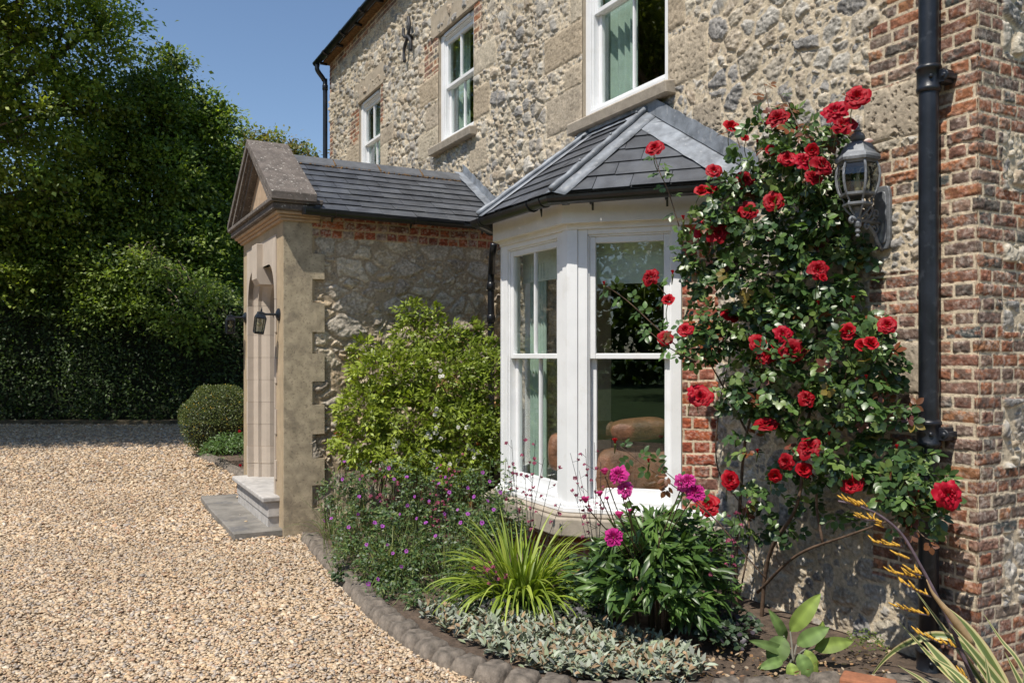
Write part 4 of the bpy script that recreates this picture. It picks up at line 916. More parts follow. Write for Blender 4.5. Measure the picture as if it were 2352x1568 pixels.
# gravel stones
def scatter():
    out = []
    for (d0, d1, dens, sz) in ((3.3, 5.2, 5400, .0084), (5.2, 7.5, 3700, .0094), (7.5, 11, 1600, .0118), (11, 16, 480, .017), (16, 20.6, 180, .02)):
        w0 = -.80*d1-.8; w1 = .1*d1+.3; n = int((d1-d0)*(w1-w0)*dens)
        X = rng.uniform(w0, w1, n); D = rng.uniform(d0, d1, n); k = np.abs(X) < .80*D+.8; X, D = X[k], D[k]
        W = CF(0, 0)[:2]+X[:, None]*RIGHT[:2]+D[:, None]*VIEW[:2]
        bad = inpoly(W[:, 0], W[:, 1], bedpoly)|inpoly(W[:, 0], W[:, 1], farbed)|((W[:, 0] > -2.39) & (W[:, 1] > 7.9) & (W[:, 1] < 9.86))|(W[:, 0] > -.3)|(inpoly(W[:, 0], W[:, 1], [(-2.83, 7.93), (-2.83, 9.3), (-2.8, 10.25), (-2.4, 10.2), (-2.38, 7.9)]) & (rng.random(len(W)) > .004))
        W = W[~bad]; s = sz*rng.lognormal(0, .32, len(W)); out.append(np.column_stack([W, s]))
    A = np.concatenate(out); n = len(A)
    cube = np.array([(x, y, z) for x in (-1, 1) for y in (-1, 1) for z in (-1, 1)], float)
    F0 = np.array([(0, 1, 3, 2), (4, 6, 7, 5), (0, 4, 5, 1), (2, 3, 7, 6), (0, 2, 6, 4), (1, 5, 7, 3)])
    v = cube[None]*(1+rng.uniform(-.42, .25, (n, 8, 3)))*A[:, None, 2:3]*np.stack([rng.uniform(.75, 1.15, n), rng.uniform(.55, .9, n), rng.uniform(.26, .48, n)], -1)[:, None]
    a, b = rng.uniform(0, 6.28, n), rng.normal(0, .35, n); ca, sa, cb, sb = np.cos(a)[:, None], np.sin(a)[:, None], np.cos(b)[:, None], np.sin(b)[:, None]
    x, y, z = v[..., 0], v[..., 1], v[..., 2]; x, z = x*cb-z*sb, x*sb+z*cb; x, y = x*ca-y*sa, x*sa+y*ca
    zz = z+(.004+rng.uniform(0, .012, n)*1.0)[:, None]
    onslab = inpoly(A[:, 0], A[:, 1], [(-2.83, 7.93), (-2.83, 9.3), (-2.8, 10.25), (-2.4, 10.2), (-2.38, 7.9)]); zz += np.where(onslab, .07, 0)[:, None]
    V = np.stack([x+A[:, 0:1], y+A[:, 1:2], zz], -1).reshape(-1, 3)
    F = (F0[None]+np.arange(n)[:, None, None]*8).reshape(-1, 4)
    pal = np.array([(.58, .455, .32), (.62, .51, .37), (.50, .37, .245), (.56, .43, .29), (.46, .31, .18), (.38, .345, .32), (.34, .32, .315), (.66, .59, .49), (.58, .44, .28), (.40, .245, .16), (.52, .44, .35), (.54, .39, .24), (.60, .48, .34), (.47, .405, .34), (.56, .46, .35), (.54, .43, .31)])
    c = pal[rng.integers(0, len(pal), n)]*rng.uniform(.75, 1.12, (n, 1)); c = c*(.74+.48*fbm(A[:, 0]/.9, A[:, 1]/.9, 2, 4))[:, None]; C = np.repeat((c*.82+.18*np.array([.56, .45, .345]))*np.array([1.02, .975, .91]), 8, 0)
    return V, F, C
V_, F_, C_ = scatter()
tag(np_mesh('gravel', V_, F_, M['gravel'], None, C_), 'loose golden and grey gravel stones covering the drive', 'gravel', kind='stuff')
# ------------------------------------------------------------------ leaves
def unit(v): return v/(np.linalg.norm(v, axis=-1, keepdims=True)+1e-9)
TM = {'ovate': ([0, .22, .5, .8, 1], [.0, .72, 1, .62, 0]), 'lance': ([0, .3, .7, 1], [.05, 1, .7, 0]), 'ov8': ([0, .35, .72, 1], [.1, 1, .8, 0]), 'rhomb': ([0, .5, 1], [0, 1, 0])}
def leafmesh(base, dr, nor, L, W, col, tm='ov8', fold=.25, droop=.2):
    base = np.asarray(base, float); n = len(base); dr = unit(np.asarray(dr, float)); nor = np.asarray(nor, float); side = unit(np.cross(dr, nor)); nor = np.cross(side, dr)
    ts, ws = TM[tm]; vs = []; fs = []; L = np.broadcast_to(L, (n,)); W = np.broadcast_to(W, (n,))
    if tm == 'rhomb':
        for (s, t) in ((0, 0), (-.5, .45), (.5, .45), (0, 1)):
            vs.append(base+dr*(L*t)[:, None]+side*(W*s)[:, None]+nor*((abs(s)*fold*W)-(droop*L*t*t))[:, None])
        F0 = [(0, 2, 1), (1, 2, 3)]
    else:
        rows = []
        for t, w in zip(ts, ws):
            r = []
            for s in ((0,) if t in (0, 1) else (-.5, 0, .5)):
                r.append(len(vs)); vs.append(base+dr*(L*t)[:, None]+side*(W*w*s)[:, None]+nor*(abs(s)*w*fold*W-droop*L*t*t)[:, None])
            rows.append(r)
        F0 = []
        for a, b in zip(rows[:-1], rows[1:]):
            if len(a) == 1: F0 += [(a[0], b[1], b[0]), (a[0], b[2], b[1])]
            elif len(b) == 1: F0 += [(a[0], a[1], b[0]), (a[1], a[2], b[0])]
            else: F0 += [(a[0], a[1], b[1]), (a[0], b[1], b[0]), (a[1], a[2], b[2]), (a[1], b[2], b[1])]
    k = len(vs); V = np.stack(vs, 1).reshape(-1, 3); F = (np.array(F0)[None]+np.arange(n)[:, None, None]*k).reshape(-1, 3)
    C = np.repeat(np.broadcast_to(np.asarray(col, float), (n, 3)), k, 0); return V, F, C
def rdir(n, bias=(0, 0, 0), k=1.0): return unit(rng.normal(0, 1, (n, 3))*k+np.asarray(bias, float))
def compound(base, dr, nor, L, leafL, leafW, col, pairs=2, tm='ov8', fold=.22, droop=.15, spread=1.0):
    """pinnate leaves: terminal leaflet + pairs"""
    base = np.asarray(base, float); n = len(base); dr = unit(dr); side = unit(np.cross(dr, nor)); nor = np.cross(side, dr); P_ = []
    L = np.broadcast_to(L, (n,)); leafL = np.broadcast_to(leafL, (n,)); leafW = np.broadcast_to(leafW, (n,))
    tilt = lambda: nor+rng.normal(0, .28, (n, 3))
    P_.append(leafmesh(base+dr*L[:, None], dr+rng.normal(0, .1, (n, 3)), tilt(), leafL, leafW, col, tm, fold, droop))
    for k in range(pairs):
        t = 1-.42*(k+.35); 
        for s in (-1, 1):
            P_.append(leafmesh(base+dr*(L*t)[:, None]+side*s*.004, side*s*spread+dr*.45+rng.normal(0, .12, (n, 3))-nor*.1, tilt(), leafL*(.92-.1*k), leafW*(.92-.1*k), col, tm, fold, droop))
    return P_
def jn(parts):
    Vs, Fs, Cs = [], [], []; b = 0
    for v, f, c in parts: Vs.append(v); Fs.append(f+b); Cs.append(c); b += len(v)
    return np.concatenate(Vs), np.concatenate(Fs), np.concatenate(Cs)
def cmix(cols, n, v=.2): return np.asarray(cols)[rng.integers(0, len(cols), n)]*rng.uniform(1-v, 1+v, (n, 1))
def blobpts(blobs, dens):      # blobs (px,py,rx,ry,plane kind,value,thick) -> points in the world inside flattened ellipsoids
    out = []; ctr = []
    for (px, py, rx, ry, kw, th) in blobs:
        n = max(3, int(rx*ry*dens)); a = rng.uniform(0, 2*np.pi, n); r = np.sqrt(rng.random(n))
        c = P(px, py, **kw); m = dep(c)/FD
        u = r*np.cos(a)*rx*m; v = r*np.sin(a)*ry*m; bulge = np.sqrt(np.clip(1-r*r*.8, 0, 1)); w = -(rng.random(n)**.6)*bulge*th
        q = c+RIGHT*u[:, None]+np.array([0, 0, 1.])*v[:, None]+VIEW*w[:, None]
        out.append(q); ctr.append(np.repeat(c[None], n, 0))
    return np.concatenate(out), np.concatenate(ctr)
SUNV = np.array([_sd.x, _sd.y, _sd.z])
TOCAM = -VIEW
# ------------------------------------------------------------------ climbing rose
rose = empty('climbing_rose', (-.25, 4.2, 0), 'climbing rose with glossy dark leaves and scarlet blooms on the wall beside the bay', 'climbing rose')
B = lambda px, py, rx, ry, x=-.32, th=.22: (px, py, rx, ry, dict(x=x), th)
RB = [B(1850, 345, 95, 45, -.25, .2), B(1780, 300, 70, 40, -.25, .12), B(1735, 400, 70, 50, -.35), B(1850, 430, 90, 60, -.22), B(1700, 480, 115, 65, -.4), B(1810, 520, 110, 80, -.28), B(1900, 500, 45, 70, -.18, .12),
      B(1615, 560, 75, 65, -.42), B(1640, 640, 70, 60, -.4), B(1750, 640, 110, 80, -.32), B(1870, 620, 90, 90, -.2), B(1950, 610, 40, 70, -.12, .08), B(1660, 740, 90, 70, -.4), B(1600, 790, 60, 40, -.5),
      B(1780, 740, 90, 70, -.3), B(1900, 760, 90, 70, -.22), B(1850, 850, 110, 75, -.28), B(1960, 840, 90, 75, -.3), B(1720, 870, 75, 70, -.32), B(1680, 930, 35, 40, -.35), B(1760, 950, 40, 40, -.28), B(1880, 930, 75, 45, -.25), B(1970, 930, 60, 40, -.28), B(2040, 950, 50, 22, -.3, .1),
      B(1700, 1010, 30, 32, -.35), B(1840, 1000, 50, 28, -.3), B(1920, 1050, 55, 45, -.33), B(1800, 1080, 45, 22, -.26, .1), B(1750, 1190, 42, 26, -.26, .1), B(1850, 1140, 36, 22, -.2, .1), B(1710, 1120, 22, 26, -.3), B(2010, 1080, 50, 24, -.24, .1), B(2080, 1110, 80, 55, -.3, .2), B(2095, 1185, 62, 30, -.24, .1), B(2120, 1170, 30, 40, -.3, .12), B(1930, 1185, 30, 14, -.2, .06), B(1722, 1205, 26, 36, -.24, .1), B(1650, 1245, 36, 28, -.3, .1), B(1805, 1225, 26, 20, -.26, .08), B(1900, 1100, 36, 22, -.24, .08), B(1765, 1130, 30, 22, -.28, .08), B(1860, 1260, 22, 14, -.26, .06), B(2010, 990, 40, 30, -.2, .08), B(2060, 1040, 50, 35, -.25, .1), B(1990, 760, 40, 30, -.25, .1), B(2010, 820, 45, 30, -.25, .1)]
pts, ctr = blobpts(RB, .0195); kk = fbm(pts[:, 1]/.13, pts[:, 2]/.13, 5, 3) > .38; pts = pts[kk]; ctr = ctr[kk]
n = len(pts); out = unit(pts-ctr+TOCAM*.1)
dr = unit(out*.35+rng.normal(0, .6, (n, 3))+np.array([-.15, -.15, -.25])); nor = unit(SUNV*.75+TOCAM*.35+rng.normal(0, .38, (n, 3)))
RC = [(.04, .08, .024), (.05, .10, .028), (.07, .13, .032), (.09, .155, .038), (.03, .065, .02), (.13, .19, .05)]
col = cmix(RC, n); young = (rng.random(n) < .06); col[young] = cmix([(.16, .05, .02), (.2, .15, .03), (.13, .04, .025)], young.sum())
parts_ = compound(pts, dr, nor, rng.uniform(.04, .075, n), rng.uniform(.040, .066, n), rng.uniform(.028, .046, n), col, 2, 'ovate', .18, .12)
canes = MB()
def sprig(path, kw, leaves_=8, r=.004, seed=0, young=.2, ln=.05):
    """a free shoot with leaves along a path given in the photograph's measure"""
    pts = bez([P(a, b, **kw) for a, b in path], 6); canes.tube(pts, [r*(1-.5*i/len(pts)) for i in range(len(pts))], 6)
    k = leaves_; ii = np.linspace(len(pts)*.15, len(pts)-2, k).astype(int); q = np.array([pts[i] for i in ii]); t = unit(np.array([pts[min(i+1, len(pts)-1)]-pts[i] for i in ii]))
    sd = np.where(np.arange(k) % 2, 1, -1)[:, None]*unit(np.cross(t, TOCAM)); d = unit(sd+t*.5+rng.normal(0, .2, (k, 3))+np.array([0, 0, -.25]))
    nr = unit(SUNV*.8+TOCAM*.3+rng.normal(0, .25, (k, 3))); c = cmix([(.045, .09, .02), (.07, .13, .03)], k); y = rng.random(k) < young; c[y] = (.15, .06, .025)
    parts_.extend(compound(q, d, nr, rng.uniform(.035, .06, k), rng.uniform(ln*.8, ln*1.1, k), rng.uniform(ln*.55, ln*.7, k), c, 2, 'ovate', .18, .15))
    return pts
sprig([(1560, 800), (1500, 745), (1440, 690), (1390, 655)], dict(d=4.95), 9)
sprig([(1600, 830), (1540, 800), (1490, 760)], dict(d=4.9), 5)
sprig([(1560, 520), (1535, 440), (1515, 395), (1503, 355)], dict(d=5.05), 7, young=.1)
sprig([(1540, 690), (1515, 660), (1495, 640)], dict(d=4.95), 3)
sprig([(1700, 1260), (1640, 1190), (1540, 1110), (1470, 1060), (1425, 1025)], dict(d=4.85), 10)
sprig([(1760, 1330), (1640, 1190), (1560, 1110), (1500, 1060)], dict(d=4.8), 8)
sprig([(1800, 330), (1770, 260), (1755, 190)], dict(x=-.3), 6, young=.9)
sprig([(1850, 330), (1820, 260), (1790, 215)], dict(x=-.25), 6, young=.7)
sprig([(1930, 330), (1910, 290), (1970, 225)], dict(x=-.25), 3)
sprig([(1700, 340), (1690, 310), (1679, 295)], dict(x=-.4), 3)
sprig([(1720, 480), (1670, 420), (1640, 390)], dict(x=-.45), 3)
sprig([(2000, 960), (2040, 930), (2095, 945)], dict(x=-.25), 5)
sprig([(1980, 800), (2010, 770), (2038, 750)], dict(x=-.25), 4)
sprig([(2100, 1190), (2150, 1180), (2180, 1140)], dict(x=-.35), 4)
sprig([(2060, 1160), (2120, 1230), (2150, 1240)], dict(x=-.35), 5)
V_, F_, C_ = jn(parts_); np_mesh('foliage', V_, F_, M['rleaf'], rose, C_)
def cane(path, x, r0, r1, th=True):
    pts = bez([P(a, b, x=(x if np.isscalar(x) else x[i])) for i, (a, b) in enumerate(path)], 6); m = len(pts)
    canes.tube(pts, [r0+(r1-r0)*i/m+random.uniform(-.001, .001) for i in range(m)], 8)
    for i in range(0, m, 2):
        if th: a = unit(rng.normal(0, 1, 3)); canes.tube([pts[i], pts[i]+a*.018+np.array([0, 0, .004])], [.004, .0005], 4)
cane([(1700, 1455), (1690, 1300), (1700, 1150), (1712, 1010), (1745, 880), (1760, 700), (1700, 560)], [-.2, -.25, -.32, -.34, -.3, -.25, -.3], .013, .006)
cane([(1745, 1470), (1765, 1280), (1830, 1160), (1850, 1010), (1870, 850), (1880, 640), (1850, 420)], [-.2, -.25, -.34, -.3, -.2, -.15, -.2], .014, .005)
cane([(1740, 1360), (1830, 1275), (1960, 1225), (2060, 1190), (2140, 1170)], [-.22, -.3, -.35, -.34, -.3], .010, .004)
cane([(1890, 1250), (1875, 1150), (1890, 1060), (1930, 930), (1950, 800)], [-.3, -.32, -.3, -.28, -.2], .009, .004)
cane([(1715, 1450), (1650, 1250), (1630, 1190)], [-.25, -.4, -.5], .008, .004)
cane([(1720, 1000), (1640, 850), (1600, 790)], [-.3, -.38, -.5], .007, .004)
cane([(1695, 1390), (1720, 1200), (1650, 1080), (1650, 950), (1680, 800)], [-.15, -.1, -.1, -.1, -.1], .006, .004)
cane([(1880, 640), (1990, 500), (2000, 430)], [-.15, -.1, -.1], .006, .003)
canes.build('canes', M['cane'], rose, smooth=True)
# blooms
def rosemesh(seed, R=1.0, red=True, rings=None, ruff=.05):
    rs = np.random.default_rng(seed); Vs, Fs, Cs = [], [], []; b = 0
    rings = rings or [(3, .16, .42, .10, .55), (4, .26, .46, .25, .6), (5, .40, .48, .42, .72), (6, .58, .46, .70, .85), (7, .78, .38, 1.0, .95), (8, .98, .24, 1.3, 1.0)]
    for (n, rad, hh, op, wd) in rings:
        ph = rs.random()*6.28
        for k in range(n):
            a0 = ph+2*math.pi*k/n+rs.normal(0, .12); w = (2*math.pi/n)*wd*.78; m, q = 5, 5; rv = rad*(1+rs.normal(0, .07)); hv = hh*(1+rs.normal(0, .08))
            g = []; rr1, rr2 = rs.random(2)*6
            for i in range(m+1):
                t = i/m
                for j in range(q+1):
                    s = j/q*2-1; edge = 1-.35*(abs(s)**2.5)
                    tt = t*edge; r = rv*(.18+.82*(tt**(.85))); zc = hv*math.sin(min(tt*(1.35+.25*op), 2.2))-.14*op*tt**4
                    r += .05*op*tt**3+ruff*math.sin(s*4+rr1)*t**2; zc += ruff*1.2*math.sin(s*3.4+rr2)*t**2-.04*op*t*t*s*s
                    a = a0+s*w*(.35+.65*min(1, t*1.8))
                    g.append((r*math.cos(a), r*math.sin(a), zc))
            Vs += g
            for i in range(m):
                for j in range(q): Fs.append((b+i*(q+1)+j, b+(i+1)*(q+1)+j, b+(i+1)*(q+1)+j+1, b+i*(q+1)+j+1))
            base = rs.uniform(.85, 1.1)
            for i in range(m+1): Cs += [base]*(q+1)
            b = len(Vs)
    return np.array(Vs)*R, np.array(Fs), np.array(Cs)
def meshdata(V, F, C, col, mat, name):
    o = np_mesh(name, V, F, mat, None, np.asarray(col)[None]*C[:, None], smooth=True); me = o.data; bpy.data.objects.remove(o); return me
REDS = [(.36, .002, .012), (.42, .004, .014), (.29, .002, .010), (.38, .003, .02)]
HALF = [(3, .16, .5, .08, .6), (4, .28, .58, .16, .7), (5, .42, .62, .28, .85), (5, .58, .56, .5, .95), (6, .74, .42, .8, 1.0)]
BLOWN = [(4, .25, .35, .4, .5), (5, .45, .4, .6, .6), (6, .65, .34, .9, .8), (6, .88, .22, 1.25, .9), (7, 1.05, .05, 1.6, .85)]
rmeshes = [meshdata(*rosemesh(s, rings=[None, HALF, None, BLOWN, None, HALF, BLOWN][s % 7], ruff=[.05, .05, .07, .1, .04, .05, .12][s % 7]), REDS[s % 4], M['petalred'], 'bloom') for s in range(7)]
budm = [meshdata(*rosemesh(20+s, rings=[(3, .22, .9, .05, .9), (4, .34, .95, .15, .9), (4, .42, .85, .3, .8)]), REDS[1], M['petalred'], 'bloom') for s in range(2)]
def put(me, name, parent, p, r, face, label=None, sz=1.0):
    o = bpy.data.objects.new(name, me); COL.objects.link(o); o.parent = parent; o.location = Vector([float(v) for v in p])-wloc(parent)
    z = Vector([float(v) for v in face]).normalized(); q = z.to_track_quat('Z', 'Y'); o.rotation_mode = 'QUATERNION'; o.rotation_quaternion = q @ Matrix.Rotation(random.uniform(0, 6.28), 4, 'Z').to_quaternion()
    o.scale = (r, r, r*sz)
    if label: o['label'] = label
    return o
BL = [(1968, 221, 28), (1916, 251, 27), (1938, 281, 25), (1786, 268, 28), (1679, 290, 25), (1712, 318, 13), (1503, 338, 22), (1770, 345, 18), (1640, 390, 20), (1808, 362, 22), (1846, 363, 27), (1893, 376, 26), (1870, 405, 22), (1866, 345, 20), (1709, 411, 22), (1612, 438, 23), (1636, 436, 22), (1777, 461, 22), (1717, 483, 22), (1621, 526, 22), (1650, 530, 22), (1675, 508, 17), (1493, 633, 20), (1880, 618, 22), (1890, 636, 14), (1535, 688, 21), (1678, 722, 20), (1574, 755, 20), (1528, 776, 17), (1743, 786, 22), (1800, 764, 19), (1762, 812, 23), (1819, 805, 28), (1788, 800, 20), (1948, 762, 24), (1980, 792, 22), (2000, 788, 22), (2038, 745, 20), (1609, 910, 26), (1600, 898, 22), (1855, 911, 18), (1761, 970, 25), (1856, 1023, 27), (1804, 1060, 21), (1846, 1078, 22), (1780, 1091, 22), (1679, 1101, 23), (1955, 1109, 29), (2180, 1135, 28), (1626, 1157, 26)]
stems = MB()
for i, (px, py, r) in enumerate(BL):
    if px < 1600: p = P(px, py, d=4.92)
    elif px < 1660: p = P(px, py, x=-.62)
    elif py < 320: p = P(px, py, x=-.36)
    else: p = P(px, py, x=-.50 if px < 1900 else -.42)
    face = TOCAM*.62+SUNV*.55+rng.normal(0, .26, 3)
    R_ = r*dep(p)/FD*1.06*rng.uniform(.88, 1.06); stems = MB()
    put(rmeshes[(i*3+i//7) % 7], 'bloom', rose, p-unit(face)*R_*.25, R_, face, sz=random.uniform(.9, 1.1))
    e = p+np.array([rng.normal(.03, .03), rng.normal(.06, .02), -.10-.06*rng.random()]); stems.tube(bez([p-unit(face)*R_*.2, (p+e)/2+np.array([0, .02, .0]), e], 4), .0028, 5); stems.build('flower_stem', M['stem'], rose, smooth=True)
for (px, py, r, d) in ((1413, 1018, 10, 4.85), (1490, 1062, 8, 4.8), (1570, 505, 9, 5.0), (1388, 655, 8, 4.95), (1545, 630, 8, 4.95), (1880, 700, 8, None), (1960, 690, 9, None), (1740, 330, 8, None), (2060, 1030, 8, None), (1765, 560, 8, None), (1905, 1000, 8, None), (1830, 300, 7, None), (1700, 640, 8, None), (1990, 870, 8, None), (1740, 1040, 8, None), (1810, 880, 7, None), (2110, 1130, 8, None)):
    p = P(px, py, d=d) if d else P(px, py, x=-.4); put(budm[px % 2], 'bud', rose, p, r*dep(p)/FD*1.3, (-.2, -.1, 1))
    stems = MB(); stems.tube([p, p+np.array([.004, .005, -.014]), p+np.array([.01, .02, -.06])], [.009, .006, .0025], 6); stems.build('bud_stem', M['stem'], rose, smooth=True)
# ------------------------------------------------------------------ peony
pc = P(1505, 1450, z=.04); peony = empty('peony', pc, 'leafy dark green peony clump with magenta flowers under the bay sill', 'peony')
parts_ = []; st = MB()
def dome(c, rx, ry, h, n, power=.5):
    a = rng.uniform(0, 6.283, n); r = rng.random(n)**power; z = h*np.sqrt(np.clip(1-r*r*.75, 0, 1))*rng.uniform(.35, 1.0, n)**.55
    return np.asarray(c)+np.column_stack([rx*r*np.cos(a), ry*r*np.sin(a), z]), np.column_stack([np.cos(a)*r, np.sin(a)*r, np.zeros(n)])
q, o = dome(pc, .36, .38, .70, 560); q = q+rng.normal(0, .045, q.shape); q = q+(fbm(q[:, 0]/.2, q[:, 1]/.2+q[:, 2]/.2, 2, 3)-.5)[:, None]*np.array([0, 0, .22])
n = len(q); d0 = unit(o+rng.normal(0, .35, (n, 3))+np.array([0, 0, .05]))
col = cmix([(.05, .10, .02), (.065, .13, .028), (.09, .165, .035), (.05, .10, .025), (.11, .19, .04)], n)
for k in range(5):
    d1 = unit(d0+rng.normal(0, .5, (n, 3))+np.array([0, 0, .05])); parts_.append(leafmesh(q+rng.normal(0, .012, (n, 3)), d1, unit(SUNV+rng.normal(0, .45, (n, 3))), rng.uniform(.09, .14, n), rng.uniform(.025, .036, n), col, 'lance', .3, .28))
V_, F_, C_ = jn(parts_); np_mesh('foliage', V_, F_, leafmat('peony_leaf', .38, .2), peony, C_)
for i in range(26):
    a = random.uniform(0, 6.28); r = random.uniform(.02, .3); t = pc+np.array([r*1.2*math.cos(a), r*1.2*math.sin(a), random.uniform(.4, .75)]); st.tube(bez([pc+np.array([r*.4*math.cos(a), r*.4*math.sin(a), 0]), (pc+t)/2+np.array([0, 0, .05]), t], 4), .004, 5)
pm = [meshdata(*rosemesh(50+s, rings=[(7, .3, .62, .2, .5), (9, .45, .6, .3, .5), (10, .6, .52, .5, .5), (10, .75, .42, .8, .55), (9, .92, .25, 1.1, .7), (8, 1.05, .1, 1.3, .8)], ruff=.09), [(.56, .035, .26), (.64, .07, .33), (.50, .025, .23)][s], M['petal'], 'flower') for s in range(3)]
pbud = meshdata(*rosemesh(60, rings=[(4, .4, .9, .1, .9), (5, .6, 1.0, .15, .95), (5, .75, .95, .2, .9)]), (.55, .05, .22), M['petal'], 'flower')
for (px, py, r, k) in ((1418, 1088, 22, 0), (1437, 1120, 17, 1), (1390, 1090, 14, 3), (1568, 1108, 18, 1), (1596, 1128, 23, 2), (1580, 1100, 17, 0), (1344, 1157, 14, 3), (1378, 1137, 11, 3), (1437, 1148, 12, 3), (1423, 1188, 14, 3), (1408, 1230, 22, 2), (1395, 1147, 8, 3), (1447, 1175, 7, 3)):
    p = P(px, py, d=4.55); f = TOCAM*.5+SUNV*.6+rng.normal(0, .25, 3); R_ = r*4.55/FD*.98
    put(pbud if k == 3 else pm[k], 'flower', peony, p-unit(f)*R_*.3, R_, f if k < 3 else (-.2, -.1, 1))
    b_ = pc+np.array([rng.normal(0, .08), rng.normal(0, .08), .3]); st.tube(bez([p-np.array([0, 0, R_*.3]), p*.6+b_*.4+np.array([0, .02, -.03]), b_], 5), .0035, 5)
st.build('stems', pmat('peony_stem', (.09, .06, .03), .6, .3, 10, .1), peony, smooth=True)
# ------------------------------------------------------------------ shrub on the porch wall
D_ = lambda px, py, rx, ry, d=8.05, th=.35: (px, py, rx, ry, dict(d=d), th)
SB = [D_(960, 720, 50, 24, 8.2, .15), D_(985, 770, 75, 40, 8.2, .2), D_(1080, 800, 65, 35, 8.3, .2), D_(870, 800, 60, 24, 8.05, .15), D_(900, 860, 95, 50, 8.0), D_(1010, 870, 110, 70, 8.1, .4), D_(1110, 900, 42, 100, 8.2, .4), D_(850, 940, 70, 55, 7.9), D_(960, 960, 110, 70, 8.0, .5), D_(1060, 990, 80, 70, 8.0, .5), D_(1120, 1020, 35, 60, 8.0, .3), D_(830, 1020, 60, 45, 7.8), D_(920, 1050, 90, 40, 7.8, .4), D_(1030, 1070, 80, 35, 7.8, .4), D_(1090, 760, 30, 20, 8.3, .1)]
jas = empty('wall_shrub', (-.9, 7.6, 0), 'bushy lime green shrub with small white flowers climbing the porch side wall', 'shrub')
pts, ctr = blobpts(SB, .06); n = len(pts); parts_ = []
d0 = unit(unit(pts-ctr+TOCAM*.15)+rng.normal(0, .5, (n, 3))+np.array([0, 0, .1]))
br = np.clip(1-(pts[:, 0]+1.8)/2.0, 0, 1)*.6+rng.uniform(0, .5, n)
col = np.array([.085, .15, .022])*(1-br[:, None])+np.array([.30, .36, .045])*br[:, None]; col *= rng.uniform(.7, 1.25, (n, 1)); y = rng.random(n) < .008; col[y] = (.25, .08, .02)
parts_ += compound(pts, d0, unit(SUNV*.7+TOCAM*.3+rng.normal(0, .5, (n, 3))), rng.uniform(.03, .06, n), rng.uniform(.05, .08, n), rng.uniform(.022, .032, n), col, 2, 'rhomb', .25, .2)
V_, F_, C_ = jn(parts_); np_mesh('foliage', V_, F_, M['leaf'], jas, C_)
st = MB()
for i in range(22):
    t = pts[rng.integers(0, n)]; g = np.array([t[0]*.8-.3+rng.normal(0, .1), 7.72+rng.normal(0, .04), .05]); st.tube(bez([g, (g+t)/2+np.array([rng.normal(0, .08), 0, .1]), t], 5), .006, 5)
st.build('stems', M['bark'], jas)
wm = meshdata(*rosemesh(70, rings=[(5, .5, .25, .8, .8), (5, .9, .2, 1.1, .8)]), (.75, .74, .66), M['petal'], 'white_flower')
for (px, py) in ((1005, 945), (1012, 1002), (968, 1032), (915, 1012), (1018, 860), (998, 992), (1080, 1030), (1065, 985), (1100, 1045), (880, 1065), (1010, 1040), (1040, 1065), (900, 1020), (985, 1000)):
    for k in range(3):
        p = P(px+rng.normal(0, 6), py+rng.normal(0, 5), d=7.55); put(wm, 'white_flower', jas, p, .022, TOCAM+rng.normal(0, .3, 3))
# ------------------------------------------------------------------ geraniums, columbines, grasses in the bed
ger = empty('geranium_patch', (-1.7, 6.4, 0), 'loose spreading geraniums with small violet flowers between porch corner and day lily', 'geranium')
GB = [D_(790, 1130, 45, 60, 7.2, .4), D_(860, 1120, 60, 60, 7.3, .4), D_(950, 1110, 80, 60, 7.2, .4), D_(1060, 1130, 80, 60, 7.1, .4), D_(1130, 1110, 35, 70, 7.2, .4), D_(850, 1210, 75, 60, 6.8, .4), D_(950, 1220, 80, 70, 6.6, .4), D_(1060, 1220, 80, 60, 6.6, .4), D_(1150, 1190, 50, 60, 6.5, .4), D_(880, 1290, 60, 45, 6.2, .3), D_(960, 1310, 70, 50, 6.1, .3), D_(1040, 1300, 60, 50, 6.1, .3), D_(900, 1350, 50, 20, 5.75, .2), D_(980, 1365, 50, 18, 5.6, .2), D_(1060, 1360, 40, 25, 5.6, .2), D_(800, 1270, 40, 30, 6.4, .2)]
pts, ctr = blobpts(GB, .085); pts = pts+rng.normal(0, .035, pts.shape); pts[:, 2] = np.maximum(pts[:, 2], .06); pts = pts[fbm(pts[:, 0]/.11, pts[:, 1]/.11+pts[:, 2]/.12, 3, 3) > .40]; n = len(pts); parts_ = []
for k in range(4):
    d = unit(rng.normal(0, 1, (n, 3))*[1, 1, .45]+TOCAM*.3); parts_.append(leafmesh(pts+d*.004, d, unit(SUNV*.8+rng.normal(0, .4, (n, 3))), rng.uniform(.024, .044, n), rng.uniform(.011, .020, n), cmix([(.06, .12, .035), (.08, .14, .04), (.05, .10, .03), (.12, .18, .055), (.11, .15, .085), (.16, .2, .06)], n), 'rhomb', .2, .15))
V_, F_, C_ = jn(parts_); np_mesh('foliage', V_, F_, M['leaf'], ger, C_)
st = MB()
for i in range(0, 420):
    t = pts[rng.integers(0, n)]+np.array([0, 0, .03]); g = np.array([t[0]+rng.normal(0, .05), t[1]+rng.normal(0, .05), .03]); st.tube([g, (g+t)/2+rng.normal(0, .012, 3), t], .0022, 4, cap=False)
st.build('stems', M['stem'], ger)
gm = meshdata(*rosemesh(71, rings=[(5, 1.0, .3, 1.0, .72)], ruff=.02), (.42, .10, .48), M['petal'], 'violet_flower')
